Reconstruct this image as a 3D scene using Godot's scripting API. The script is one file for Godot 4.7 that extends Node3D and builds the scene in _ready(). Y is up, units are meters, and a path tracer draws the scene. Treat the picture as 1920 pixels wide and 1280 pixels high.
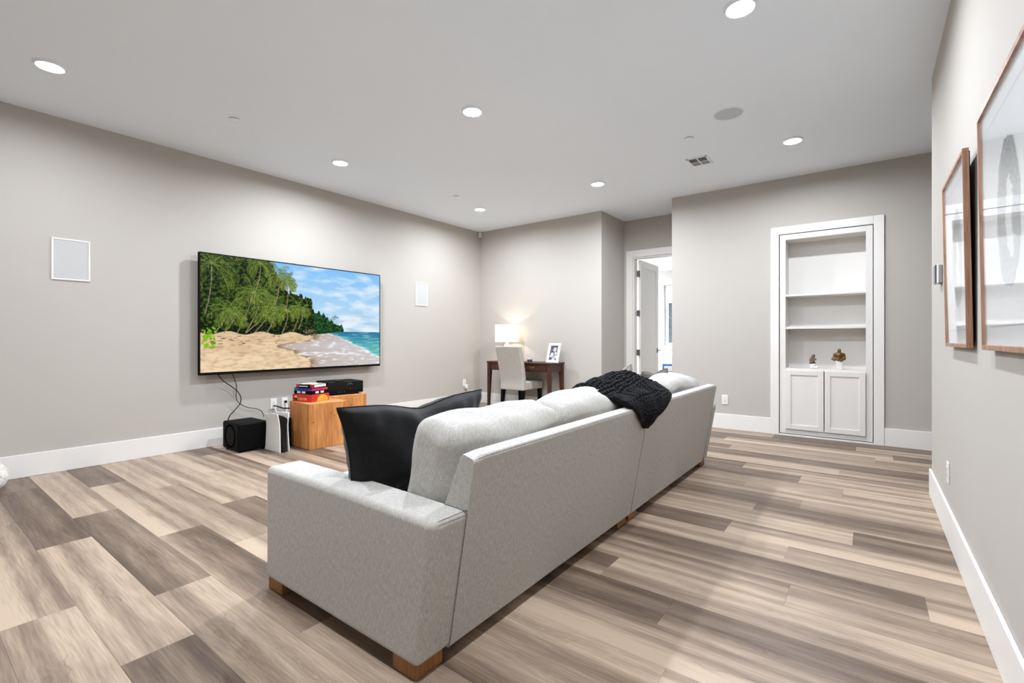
extends Node3D

# ---------------------------------------------------------------- mesh builder
class MB:
	var v := PackedVector3Array()
	var n := PackedVector3Array()
	var uv := PackedVector2Array()
	var ix := PackedInt32Array()

	func vert(p: Vector3, nn: Vector3, t := Vector2.ZERO) -> int:
		v.append(p)
		n.append(nn)
		uv.append(t)
		return v.size() - 1

	func face(a: int, b: int, c: int) -> void:  # a, b, c counter-clockwise from outside
		ix.append(a)
		ix.append(c)
		ix.append(b)

	func quad(a: Vector3, b: Vector3, c: Vector3, d: Vector3, t := [Vector2(0, 1), Vector2(1, 1), Vector2(1, 0), Vector2(0, 0)]) -> void:  # counter-clockwise from outside
		var nn := (b - a).cross(c - a)
		if nn.length() < 1e-12:
			nn = (c - a).cross(d - a)
		nn = nn.normalized()
		var i := vert(a, nn, t[0])
		vert(b, nn, t[1])
		vert(c, nn, t[2])
		vert(d, nn, t[3])
		face(i, i + 1, i + 2)
		face(i, i + 2, i + 3)

	func axis(l: float, r: float, m: int, k: int) -> PackedFloat32Array:
		var o := PackedFloat32Array()
		var h := l / 2.0
		if r > 0.0:
			for j in m:
				o.append(-(h - r) - r * tan(PI / 4.0 * (1.0 - float(j) / m)))
		for j in k + 1:
			o.append(lerpf(-(h - r), h - r, float(j) / k))
		if r > 0.0:
			for j in range(1, m + 1):
				o.append((h - r) + r * tan(PI / 4.0 * float(j) / m))
		return o

	# a rounded box whose surface is one smooth lattice; deform maps a point (relative to the centre) to another
	func soft(c: Vector3, s: Vector3, r := 0.0, m := 1, k := Vector3i(1, 1, 1), deform = null) -> void:
		var ax := [axis(s.x, r, m, k.x), axis(s.y, r, m, k.y), axis(s.z, r, m, k.z)]
		var size := [ax[0].size(), ax[1].size(), ax[2].size()]
		var keys := {}
		var first := v.size()
		var h := s / 2.0
		var inner := h - Vector3(r, r, r)
		var fi := ix.size()
		for a in 3:
			var b := (a + 1) % 3
			var d := (a + 2) % 3
			for side in 2:
				var ia: int = 0 if side == 0 else size[a] - 1
				for i in size[b] - 1:
					for j in size[d] - 1:
						var q := []
						for o in [[0, 0], [1, 0], [1, 1], [0, 1]]:
							var id := [0, 0, 0]
							id[a] = ia
							id[b] = i + o[0]
							id[d] = j + o[1]
							var key: int = id[0] + id[1] * 4096 + id[2] * 16777216
							if not keys.has(key):
								var p := Vector3(ax[0][id[0]], ax[1][id[1]], ax[2][id[2]])
								if r > 0.0:
									var near := p.clamp(-inner, inner)
									var e := p - near
									if e.length() > 1e-9:
										p = near + e.normalized() * r
								if deform != null:
									p = deform.call(p)
								keys[key] = vert(c + p, Vector3.ZERO)
							q.append(keys[key])
						if side == 1:
							face(q[0], q[1], q[2])
							face(q[0], q[2], q[3])
						else:
							face(q[0], q[2], q[1])
							face(q[0], q[3], q[2])
		smooth(first, fi)

	func smooth(first: int, fi: int) -> void:
		for k in range(fi, ix.size(), 3):
			var a := ix[k]
			var b := ix[k + 2]
			var c := ix[k + 1]
			var nn := (v[b] - v[a]).cross(v[c] - v[a])
			n[a] += nn
			n[b] += nn
			n[c] += nn
		for k in range(first, v.size()):
			n[k] = n[k].normalized() if n[k].length() > 1e-14 else Vector3.UP

	func box(lo: Vector3, hi: Vector3, r := 0.0) -> void:
		if r > 0.0:
			soft((lo + hi) / 2.0, hi - lo, r)
			return
		var a := lo
		var b := hi
		quad(Vector3(a.x, a.y, b.z), Vector3(b.x, a.y, b.z), Vector3(b.x, b.y, b.z), Vector3(a.x, b.y, b.z))
		quad(Vector3(b.x, a.y, a.z), Vector3(a.x, a.y, a.z), Vector3(a.x, b.y, a.z), Vector3(b.x, b.y, a.z))
		quad(Vector3(b.x, a.y, b.z), Vector3(b.x, a.y, a.z), Vector3(b.x, b.y, a.z), Vector3(b.x, b.y, b.z))
		quad(Vector3(a.x, a.y, a.z), Vector3(a.x, a.y, b.z), Vector3(a.x, b.y, b.z), Vector3(a.x, b.y, a.z))
		quad(Vector3(a.x, b.y, b.z), Vector3(b.x, b.y, b.z), Vector3(b.x, b.y, a.z), Vector3(a.x, b.y, a.z))
		quad(Vector3(a.x, a.y, a.z), Vector3(b.x, a.y, a.z), Vector3(b.x, a.y, b.z), Vector3(a.x, a.y, b.z))

	# profile of (radius, height) from the bottom up, outside to the right; turned round the y axis
	func lathe(pr: Array, c: Vector3, seg := 32, xf := Basis()) -> void:
		var nr := []
		for i in pr.size() - 1:
			var d: Vector2 = pr[i + 1] - pr[i]
			nr.append(Vector2(d.y, -d.x).normalized())
		for i in pr.size() - 1:
			var n0: Vector2 = nr[i]
			var n1: Vector2 = nr[i]
			if i > 0 and nr[i].dot(nr[i - 1]) > 0.75:
				n0 = (nr[i] + nr[i - 1]).normalized()
			if i < nr.size() - 1 and nr[i].dot(nr[i + 1]) > 0.75:
				n1 = (nr[i] + nr[i + 1]).normalized()
			var f := v.size()
			for k in seg + 1:
				var a := TAU * k / seg
				var e := Vector3(cos(a), 0, -sin(a))
				vert(c + xf * (e * pr[i].x + Vector3.UP * pr[i].y), xf * (e * n0.x + Vector3.UP * n0.y))
				vert(c + xf * (e * pr[i + 1].x + Vector3.UP * pr[i + 1].y), xf * (e * n1.x + Vector3.UP * n1.y))
			for k in seg:
				var q := f + k * 2
				face(q, q + 2, q + 3)
				face(q, q + 3, q + 1)

	func tube(pts: Array, r: float, seg := 8, closed := false) -> void:
		var f := v.size()
		var cnt := pts.size()
		var up := Vector3(0.31, 0.9, 0.13).normalized()
		for i in cnt:
			var a: Vector3 = pts[(i - 1 + cnt) % cnt] if closed or i > 0 else pts[0]
			var b: Vector3 = pts[(i + 1) % cnt] if closed or i < cnt - 1 else pts[cnt - 1]
			var t := (b - a).normalized()
			var s := t.cross(up)
			if s.length() < 0.05:
				s = t.cross(Vector3.RIGHT)
			s = s.normalized()
			var w := s.cross(t).normalized()
			up = w
			for k in seg:
				var g := TAU * k / seg
				var nn := s * cos(g) + w * sin(g)
				vert(pts[i] + nn * r, nn)
		for i in (cnt if closed else cnt - 1):
			for k in seg:
				var a := f + i * seg + k
				var b := f + i * seg + (k + 1) % seg
				var c := f + ((i + 1) % cnt) * seg + (k + 1) % seg
				var d := f + ((i + 1) % cnt) * seg + k
				face(a, c, b)
				face(a, d, c)
		if not closed:
			for e in [0, cnt - 1]:
				var t: Vector3 = (pts[0] - pts[1] if e == 0 else pts[cnt - 1] - pts[cnt - 2]).normalized()
				var m := vert(pts[e], t)
				for k in seg:
					var a := vert(v[f + e * seg + k], t)
					var b := vert(v[f + e * seg + (k + 1) % seg], t)
					if e == 0:
						face(m, a, b)
					else:
						face(m, b, a)

	# closed loops of equal length; side walls smooth along each loop, flat caps
	func loft(loops: Array, caps := true) -> void:
		var f := v.size()
		var fi := ix.size()
		var k: int = loops[0].size()
		for l in loops:
			for p in l:
				vert(p, Vector3.ZERO)
		for i in loops.size() - 1:
			for j in k:
				var a := f + i * k + j
				var b := f + i * k + (j + 1) % k
				face(a, b, b + k)
				face(a, b + k, a + k)
		smooth(f, fi)
		if caps:
			for e in [0, loops.size() - 1]:
				var mid := Vector3.ZERO
				for p in loops[e]:
					mid += p
				mid /= k
				var l: Array = loops[e]
				var nn := Vector3.ZERO
				for j in k:
					nn += (l[j] - mid).cross(l[(j + 1) % k] - mid)
				nn = nn.normalized() * (-1.0 if e == 0 else 1.0)
				var m := vert(mid, nn)
				for j in k:
					var a := vert(l[j], nn)
					var b := vert(l[(j + 1) % k], nn)
					if e == 0:
						face(m, b, a)
					else:
						face(m, a, b)

	# a closed shell round a grid of points: rows x cols, upper side along the grid normal
	func sheet(grid: Array, th: float) -> void:
		var rows := grid.size()
		var cols: int = grid[0].size()
		var f := v.size()
		var fi := ix.size()
		for r in rows:
			for c in cols:
				vert(grid[r][c], Vector3.ZERO, Vector2(float(c) / (cols - 1), float(r) / (rows - 1)))
		for r in rows - 1:
			for c in cols - 1:
				var a := f + r * cols + c
				face(a, a + 1, a + cols + 1)
				face(a, a + cols + 1, a + cols)
		smooth(f, fi)
		if th <= 0.0:
			return
		var g := v.size()
		for k in rows * cols:
			vert(v[f + k] - n[f + k] * th, -n[f + k], uv[f + k])
		for r in rows - 1:
			for c in cols - 1:
				var a := g + r * cols + c
				face(a, a + cols + 1, a + 1)
				face(a, a + cols, a + cols + 1)
		var rim := []
		for c in cols:
			rim.append(c)
		for r in range(1, rows):
			rim.append(r * cols + cols - 1)
		for c in range(cols - 2, -1, -1):
			rim.append((rows - 1) * cols + c)
		for r in range(rows - 2, 0, -1):
			rim.append(r * cols)
		for k in rim.size():
			var a: int = rim[k]
			var b: int = rim[(k + 1) % rim.size()]
			quad(v[f + b], v[f + a], v[g + a], v[g + b])

	func mesh(m: Material) -> ArrayMesh:
		var a := []
		a.resize(Mesh.ARRAY_MAX)
		a[Mesh.ARRAY_VERTEX] = v
		a[Mesh.ARRAY_NORMAL] = n
		a[Mesh.ARRAY_TEX_UV] = uv
		a[Mesh.ARRAY_INDEX] = ix
		var r := ArrayMesh.new()
		r.add_surface_from_arrays(Mesh.PRIMITIVE_TRIANGLES, a)
		r.surface_set_material(0, m)
		return r

# ---------------------------------------------------------------- naming
var used := {}
var M := {}
var rng := RandomNumberGenerator.new()

func numbered(s: String) -> String:
	var k: int = used.get(s, -1) + 1
	used[s] = k
	return s if k == 0 else "%s_%03d" % [s, k]

func thing(called: String, label: String, category: String, at := Vector3.ZERO, turn := 0.0, group := "") -> Node3D:
	var o := Node3D.new()
	o.name = numbered(called)
	add_child(o, true)
	o.position = at
	o.rotation.y = turn
	tag(o, label, category, group)
	return o

func tag(o: Node, label: String, category: String, group := "", kind := "") -> void:
	o.set_meta("label", label)
	o.set_meta("category", category)
	if group:
		o.set_meta("group", group)
	if kind:
		o.set_meta("kind", kind)

func put(called: String, mb: MB, m: Material, parent: Node3D = null, local := true) -> MeshInstance3D:
	var o := MeshInstance3D.new()
	o.mesh = mb.mesh(m)
	o.name = called if parent else numbered(called)
	var p: Node3D = parent if parent else self
	p.add_child(o, true)
	if not local:  # built in the room's own axes
		var t := Transform3D()
		var q: Node = parent
		while q is Node3D and q != self:
			t = q.transform * t
			q = q.get_parent()
		o.transform = t.affine_inverse()
	return o

func world(called: String, mb: MB, m: Material, parent: Node3D) -> MeshInstance3D:
	return put(called, mb, m, parent, false)

func struct(called: String, mb: MB, m: Material, label: String, category: String) -> MeshInstance3D:
	var o := put(called, mb, m)
	tag(o, label, category, "", "structure")
	return o

func bx(lo: Vector3, hi: Vector3, r := 0.0) -> MB:
	var mb := MB.new()
	mb.box(lo, hi, r)
	return mb

func V(x: float, y: float, z: float) -> Vector3:
	return Vector3(x, y, z)

func curve(pts: Array, per := 8) -> Array:  # Catmull-Rom through the points
	var o := []
	for i in pts.size() - 1:
		var a: Vector3 = pts[maxi(i - 1, 0)]
		var d: Vector3 = pts[mini(i + 2, pts.size() - 1)]
		for k in per:
			o.append(pts[i].cubic_interpolate(pts[i + 1], a, d, float(k) / per))
	o.append(pts[-1])
	return o

func round_poly(pts: Array, r: float, seg := 4) -> Array:
	var o := []
	var k := pts.size()
	for i in k:
		var p: Vector2 = pts[i]
		var a: Vector2 = pts[(i - 1 + k) % k]
		var b: Vector2 = pts[(i + 1) % k]
		var rr := minf(r, minf(p.distance_to(a), p.distance_to(b)) * 0.45)
		var s := p + (a - p).normalized() * rr
		var e := p + (b - p).normalized() * rr
		for j in seg + 1:
			var t := float(j) / seg
			o.append(s.lerp(p, t).lerp(p.lerp(e, t), t))
	return o

# ---------------------------------------------------------------- materials
func mat(c: Color, rough := 0.6, metal := 0.0, spec := 0.5) -> StandardMaterial3D:
	var m := StandardMaterial3D.new()
	m.albedo_color = c
	m.roughness = rough
	m.metallic = metal
	m.metallic_specular = spec
	return m

func tri(m: StandardMaterial3D, t: Texture2D, per_metre: Vector3) -> StandardMaterial3D:
	m.albedo_texture = t
	m.uv1_triplanar = true
	m.uv1_scale = per_metre
	m.uv1_triplanar_sharpness = 8.0
	return m

func noise(sd: int, f: float, oct := 3, type := FastNoiseLite.TYPE_SIMPLEX_SMOOTH) -> FastNoiseLite:
	var q := FastNoiseLite.new()
	q.seed = sd
	q.frequency = f
	q.noise_type = type
	q.fractal_octaves = oct
	return q

func tex(im: Image) -> ImageTexture:
	return ImageTexture.create_from_image(im)

func fabric_texture(sd: int, w: int, base: Color, amp: float, slub: float) -> ImageTexture:
	var a := noise(sd, 0.36, 2).get_seamless_image(w, w / 16)
	a.resize(w, w, Image.INTERPOLATE_CUBIC)
	var b := noise(sd + 1, 0.25, 2).get_seamless_image(w / 8, w)
	b.resize(w, w, Image.INTERPOLATE_CUBIC)
	var c := noise(sd + 2, 0.02, 3).get_seamless_image(w, w)
	var im := Image.create(w, w, false, Image.FORMAT_RGB8)
	var da := a.get_data()
	var db := b.get_data()
	var dc := c.get_data()
	var out := PackedByteArray()
	out.resize(w * w * 3)
	for k in w * w:
		var t := 1.0 + (da[k] / 255.0 - 0.5) * amp * slub + (db[k] / 255.0 - 0.5) * amp + (dc[k] / 255.0 - 0.5) * amp * 0.2
		out[k * 3] = clampi(int(base.r * t * 255.0), 0, 255)
		out[k * 3 + 1] = clampi(int(base.g * t * 255.0), 0, 255)
		out[k * 3 + 2] = clampi(int(base.b * t * 255.0), 0, 255)
	im.set_data(w, w, false, Image.FORMAT_RGB8, out)
	return tex(im)

func plank_texture(sd: int, tone: float, slope: float) -> ImageTexture:
	var w := 640
	var h := 96
	var dark := Color(0.37, 0.305, 0.255)
	var light := Color(0.69, 0.61, 0.53)
	var q := noise(sd, 0.02, 3)
	var fine := noise(sd + 7, 0.09, 3)
	var one := noise(sd + 13, 0.022, 2)
	var r := RandomNumberGenerator.new()
	r.seed = sd
	var knots := []
	if tone < 0.75:
		for i in 2:
			knots.append(Vector3(r.randf_range(40, w - 40), r.randf_range(15, h - 15), r.randf_range(12, 26)))
	var cracks := r.randf_range(80, w - 80)
	var out := PackedByteArray()
	out.resize(w * h * 3)
	for y in h:
		var g := one.get_noise_1d(y * 1.0) * 0.42 + slope * (float(y) / h - 0.5)
		for x in w:
			var t := tone + g
			t += q.get_noise_2d(x * 0.16, y * 1.0) * 0.20
			t += fine.get_noise_2d(x * 0.10, y * 2.4) * 0.26
			for kn: Vector3 in knots:
				var dx := (x - kn.x) / 5.5
				var dy := y - kn.y
				var d := sqrt(dx * dx + dy * dy)
				if d < kn.z * 2.0:
					var fall := exp(-d / kn.z * 1.6)
					t += sin(d * 1.0 + q.get_noise_2d(x * 0.5, y * 1.6) * 9.0) * 0.11 * fall - 0.15 * fall
			if tone > 0.7:
				var cy := h * 0.5 + sin(x * 0.03 + sd) * 9.0 + q.get_noise_2d(x * 0.8, 40.0) * 10.0
				if absf(x - cracks) < 60.0:
					t -= 0.30 * maxf(0.0, 1.0 - absf(y - cy) / 1.6)
			t = clampf(t, -0.15, 1.12)
			var k := (y * w + x) * 3
			out[k] = clampi(int(lerpf(dark.r, light.r, t) * 255.0), 0, 255)
			out[k + 1] = clampi(int(lerpf(dark.g, light.g, t) * 255.0), 0, 255)
			out[k + 2] = clampi(int(lerpf(dark.b, light.b, t) * 255.0), 0, 255)
	return tex(Image.create_from_data(w, h, false, Image.FORMAT_RGB8, out))

func wood_texture(sd: int, a: Color, b: Color, knotty: bool) -> ImageTexture:
	var w := 256
	var h := 512
	var q := noise(sd, 0.035, 3)
	var lam := noise(sd + 4, 0.9, 1, FastNoiseLite.TYPE_VALUE)
	var r := RandomNumberGenerator.new()
	r.seed = sd
	var knots := []
	for i in (4 if knotty else 0):
		knots.append(Vector3(r.randf_range(10, w - 10), r.randf_range(10, h - 10), r.randf_range(1.8, 4.0)))
	var im := Image.create(w, h, false, Image.FORMAT_RGB8)
	for y in h:
		for x in w:
			var t := 0.5 + q.get_noise_2d(x * 2.2, y * 0.10) * 0.75 + lam.get_noise_1d(floorf(x / 29.0) * 7.3) * 0.3
			var c := a.lerp(b, clampf(t, 0.0, 1.0))
			for kn: Vector3 in knots:
				var dx := (x - kn.x)
				var dy := (y - kn.y) / 1.5
				var d := sqrt(dx * dx + dy * dy) / kn.z
				if d < 2.2:
					c = c.lerp(Color(0.30, 0.16, 0.07), clampf(1.25 - d * 0.6, 0.0, 0.85))
			im.set_pixel(x, y, c)
	return tex(im)

func dab(im: Image, x: float, y: float, r: float, c: Color, a := 1.0) -> void:
	for j in range(int(y - r), int(y + r) + 1):
		for i in range(int(x - r), int(x + r) + 1):
			if i >= 0 and j >= 0 and i < im.get_width() and j < im.get_height():
				var d := Vector2(i - x, j - y).length() / maxf(r, 0.5)
				if d <= 1.0:
					im.set_pixel(i, j, im.get_pixel(i, j).lerp(c, a * (1.0 - d * d * 0.6)))

func stroke(im: Image, a: Vector2, b: Vector2, r: float, c: Color, al := 1.0) -> void:
	var k := int(a.distance_to(b) / maxf(r * 0.7, 0.6)) + 1
	for i in k + 1:
		var p := a.lerp(b, float(i) / k)
		dab(im, p.x, p.y, r, c, al)

func frond(im: Image, at: Vector2, ang: float, l: float, c: Color) -> void:
	var p := at
	var d := Vector2(cos(ang), sin(ang))
	var steps := 11
	for i in steps:
		var nx := p + d * l / steps
		stroke(im, p, nx, 0.8, c.lightened(0.15))
		var side := Vector2(-d.y, d.x)
		var ll := l * 0.25 * sin(PI * (0.18 + 0.8 * float(i) / steps))
		for s in [-1.0, 1.0]:
			var e: Vector2 = nx + (side * s * 0.75 + d * 0.75 + Vector2(0, 0.5)) * ll
			stroke(im, nx, e, 0.8, c.lerp(Color(0.80, 0.82, 0.40), rng.randf() * 0.6).darkened(rng.randf_range(0.0, 0.6)), 0.9)
		p = nx
		d = (d + Vector2(0, 0.17)).normalized()

func palm(im: Image, foot: Vector2, top: Vector2, l: float, c: Color, trunk := true) -> void:
	if trunk:
		var p := foot
		for i in range(1, 13):
			var t := i / 12.0
			var nx := foot.lerp(top, t) + Vector2(6.0 * sin(t * PI), 0)
			stroke(im, p, nx, 2.1 - t * 0.8, Color(0.66, 0.58, 0.47).darkened(rng.randf_range(0.0, 0.3)))
			p = nx
	for i in 10:
		frond(im, top, -PI * 1.2 + i * PI * 1.4 / 9.0 + rng.randf_range(-0.12, 0.12), l * rng.randf_range(0.75, 1.1), c.lerp(Color(0.62, 0.66, 0.18), rng.randf() * 0.5))

func beach_picture() -> Image:
	var w := 640
	var h := 360
	var im := Image.create(w, h, false, Image.FORMAT_RGB8)
	var cl := noise(31, 0.008, 5)
	var sn := noise(32, 0.02, 4)
	var fo := noise(33, 0.03, 4)
	for y in h:
		for x in w:
			var u := float(x) / w
			var t := float(y) / h
			var c: Color
			if t < 0.64:
				c = Color(0.52, 0.76, 0.97).lerp(Color(0.78, 0.88, 0.96), clampf(t / 0.64, 0.0, 1.0))
				var k := cl.get_noise_2d(x * 0.9, y * 2.6) + 0.55 * (t - 0.25)
				c = c.lerp(Color(0.93, 0.96, 0.99), clampf(k * 1.1 + 0.2, 0.0, 0.8))
				c = c.lerp(Color(0.62, 0.73, 0.84), clampf((cl.get_noise_2d(x * 1.1 + 300, y * 3.5) - 0.05) * 1.6, 0.0, 0.5) * smoothstep(0.25, 0.6, t))
			else:
				# shore line: sea right of it, sand left of it
				var f := (t - 0.64) / 0.36
				var shore := 0.60 + 0.46 * pow(f, 0.80) + fo.get_noise_1d(y * 1.5) * 0.015
				var wet := 0.50 + 0.05 * sin(f * 9.0) - 0.14 * exp(-pow((f - 0.38) / 0.10, 2)) + 0.03 * fo.get_noise_1d(y * 2.0 + 90)
				if u > shore:
					c = Color(0.14, 0.45, 0.62).lerp(Color(0.36, 0.70, 0.70), clampf(f * 2.2, 0.0, 1.0))
					c = c.lerp(Color(0.75, 0.90, 0.92), clampf(sn.get_noise_2d(x * 0.6, y * 5.0) * 1.1, 0.0, 0.6))
					c = c.lerp(Color(0.97, 0.98, 0.98), clampf(1.0 - (u - shore) / (0.02 + f * 0.03) + fo.get_noise_2d(x, y * 2) * 0.6, 0.0, 1.0))
				elif u > wet:
					c = Color(0.76, 0.69, 0.66).lerp(Color(0.80, 0.78, 0.78), clampf((u - wet) * 3.0, 0.0, 1.0))
					c = c.lerp(Color(0.58, 0.46, 0.34), clampf(1.0 - (u - wet) / 0.05, 0.0, 0.8))
					c = c.lerp(Color(0.95, 0.96, 0.97), clampf(fo.get_noise_2d(x * 0.7, y * 3.0) * 2.4 - 0.35 + 0.8 * exp(-pow((f - 0.62) / 0.06, 2)), 0.0, 0.85))
				else:
					c = Color(0.86, 0.74, 0.59).lerp(Color(0.94, 0.84, 0.70), clampf(f + sn.get_noise_2d(x * 0.4, y * 1.6) * 0.9, 0.0, 1.0))
					c = c.darkened(clampf(sn.get_noise_2d(x * 1.3 + 50, y * 4.0) * 0.25, 0.0, 0.25))
			im.set_pixel(x, y, c)
	# jungle: its upper outline falls to the horizon
	var prof := noise(40, 0.03, 3)
	var lf := noise(41, 0.06, 4)
	for x in w:
		var u := float(x) / w
		var top: float
		if u < 0.30:
			top = -0.05
		elif u < 0.42:
			top = lerpf(-0.05, 0.30, (u - 0.30) / 0.12)
		elif u < 0.55:
			top = lerpf(0.26, 0.34, (u - 0.42) / 0.13)
		elif u < 0.745:
			top = lerpf(0.42, 0.60, (u - 0.55) / 0.19)
		else:
			continue
		top += prof.get_noise_1d(x * 1.7) * 0.05
		var foot: float = 0.665 + 0.015 * sin(u * 40.0) if u < 0.5 else lerpf(0.685, 0.645, (u - 0.5) / 0.24)
		for y in range(maxi(0, int(top * h)), int(foot * h)):
			var t := lf.get_noise_2d(x * 1.2, y * 1.4) * 1.5 + 0.45
			var low := smoothstep(0.45, 0.66, float(y) / h)
			var c := Color(0.03, 0.055, 0.015).lerp(Color(0.26, 0.38, 0.10), clampf(t - low * 0.35, 0.0, 1.0))
			if u > 0.56:
				c = Color(0.05, 0.15, 0.07).lerp(Color(0.16, 0.38, 0.15), clampf(t, 0.0, 1.0))
			im.set_pixel(x, y, c)
	for k in 520:
		var u := rng.randf() * 0.72
		var t := rng.randf_range(0.0, 0.62)
		if t < (0.0 if u < 0.32 else 0.28 if u < 0.5 else 0.46):
			continue
		dab(im, u * w, t * h, rng.randf_range(1.5, 4.0), Color(0.08, 0.14, 0.04).lerp(Color(0.42, 0.55, 0.18), rng.randf()), 0.6)
	var palms := [[0.20, 0.655, 0.28, 0.30, 55], [0.16, 0.66, 0.232, 0.30, 62], [0.06, 0.66, 0.117, 0.47, 55], [0.10, 0.66, 0.15, 0.50, 45], [0.24, 0.66, 0.33, 0.42, 48], [0.20, 0.66, 0.30, 0.46, 46], [0.30, 0.66, 0.34, 0.47, 38], [0.38, 0.66, 0.41, 0.45, 34], [0.44, 0.64, 0.47, 0.42, 30], [0.47, 0.62, 0.49, 0.44, 30], [0.24, 0.30, 0.27, 0.03, 48], [0.34, 0.40, 0.365, 0.13, 42], [0.40, 0.45, 0.405, 0.16, 40], [0.02, 0.5, 0.047, 0.075, 90]]
	for p in palms:
		palm(im, Vector2(p[0] * w, p[1] * h), Vector2(p[2] * w, p[3] * h), p[4] * 1.1, Color(0.34, 0.50, 0.14))
	for k in 60:
		dab(im, rng.randf_range(0.0, 0.05) * w + rng.randf() * 14.0, rng.randf_range(0.62, 0.80) * h, rng.randf_range(3.0, 5.0), Color(0.42, 0.68, 0.10).lerp(Color(0.62, 0.78, 0.15), rng.randf()))
	for k in 26:
		var p := Vector2(rng.randf_range(0.03, 0.36) * w, rng.randf_range(0.69, 0.77) * h)
		stroke(im, p, p + Vector2(rng.randf_range(4, 14), rng.randf_range(-2, 2)), 0.8, Color(0.36, 0.25, 0.17))
	for k in 40:
		dab(im, rng.randf_range(0.50, 0.57) * w, rng.randf_range(0.62, 0.685) * h, rng.randf_range(2.0, 4.0), Color(0.35, 0.30, 0.26).lerp(Color(0.58, 0.50, 0.42), rng.randf()))
	return im

func oval_picture(sd: int) -> Image:
	var w := 280
	var h := 344
	var im := Image.create(w, h, false, Image.FORMAT_RGB8)
	im.fill(Color(0.93, 0.935, 0.93))
	var q := noise(sd, 0.02, 4)
	var g := noise(sd + 3, 0.12, 3)
	for y in h:
		for x in w:
			var dx := (x - w * 0.55) / (w * 0.225)
			var dy := (y - h * 0.50) / (h * 0.285)
			var d := sqrt(dx * dx + dy * dy) + q.get_noise_2d(x, y) * 0.09
			var hx := (x - w * 0.565 - q.get_noise_1d(y * 2.0) * 14.0) / (w * 0.062)
			var hy := (y - h * 0.53) / (h * 0.16)
			var hole := sqrt(hx * hx + hy * hy) + q.get_noise_2d(x * 2.0, y + 400.0) * 0.35
			if d < 1.0 and hole > 1.0:
				var a := lerpf(0.85, 0.40, clampf((dy + 1.0) / 2.0, 0.0, 1.0)) * (0.8 + g.get_noise_2d(x, y) * 0.5)
				if d > 0.95:
					a += 0.10
				im.set_pixel(x, y, Color(0.93, 0.935, 0.93).lerp(Color(0.36, 0.41, 0.42), clampf(a, 0.0, 1.0)))
	for e in [[0.10, 0.08, 0.90, 0.08], [0.10, 0.08, 0.10, 0.92], [0.90, 0.08, 0.90, 0.92], [0.10, 0.92, 0.90, 0.92]]:
		stroke(im, Vector2(e[0] * w, e[1] * h), Vector2(e[2] * w, e[3] * h), 0.7, Color(0.62, 0.64, 0.65))
	return im

func portrait_picture() -> Image:
	var im := Image.create(72, 110, false, Image.FORMAT_RGB8)
	var q := noise(77, 0.05, 3)
	for y in 110:
		for x in 72:
			var t := 0.30 + q.get_noise_2d(x, y) * 0.18
			im.set_pixel(x, y, Color(t, t, t * 1.04))
	for d in [[44, 30, 17, 0.88], [47, 24, 12, 0.70], [26, 72, 20, 0.86], [20, 62, 9, 0.95], [10, 80, 8, 0.9], [54, 58, 12, 0.92], [58, 84, 14, 0.85], [40, 102, 16, 0.8]]:
		dab(im, d[0], d[1], d[2], Color(d[3], d[3], d[3] * 1.02), 0.9)
	for d in [[40, 28, 2.5], [50, 28, 2.5], [45, 38, 3.0], [20, 70, 3.0], [32, 68, 3.0], [27, 82, 4.0], [40, 60, 6.0], [44, 78, 5.0]]:
		dab(im, d[0], d[1], d[2], Color(0.25, 0.25, 0.28), 0.75)
	return im

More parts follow.
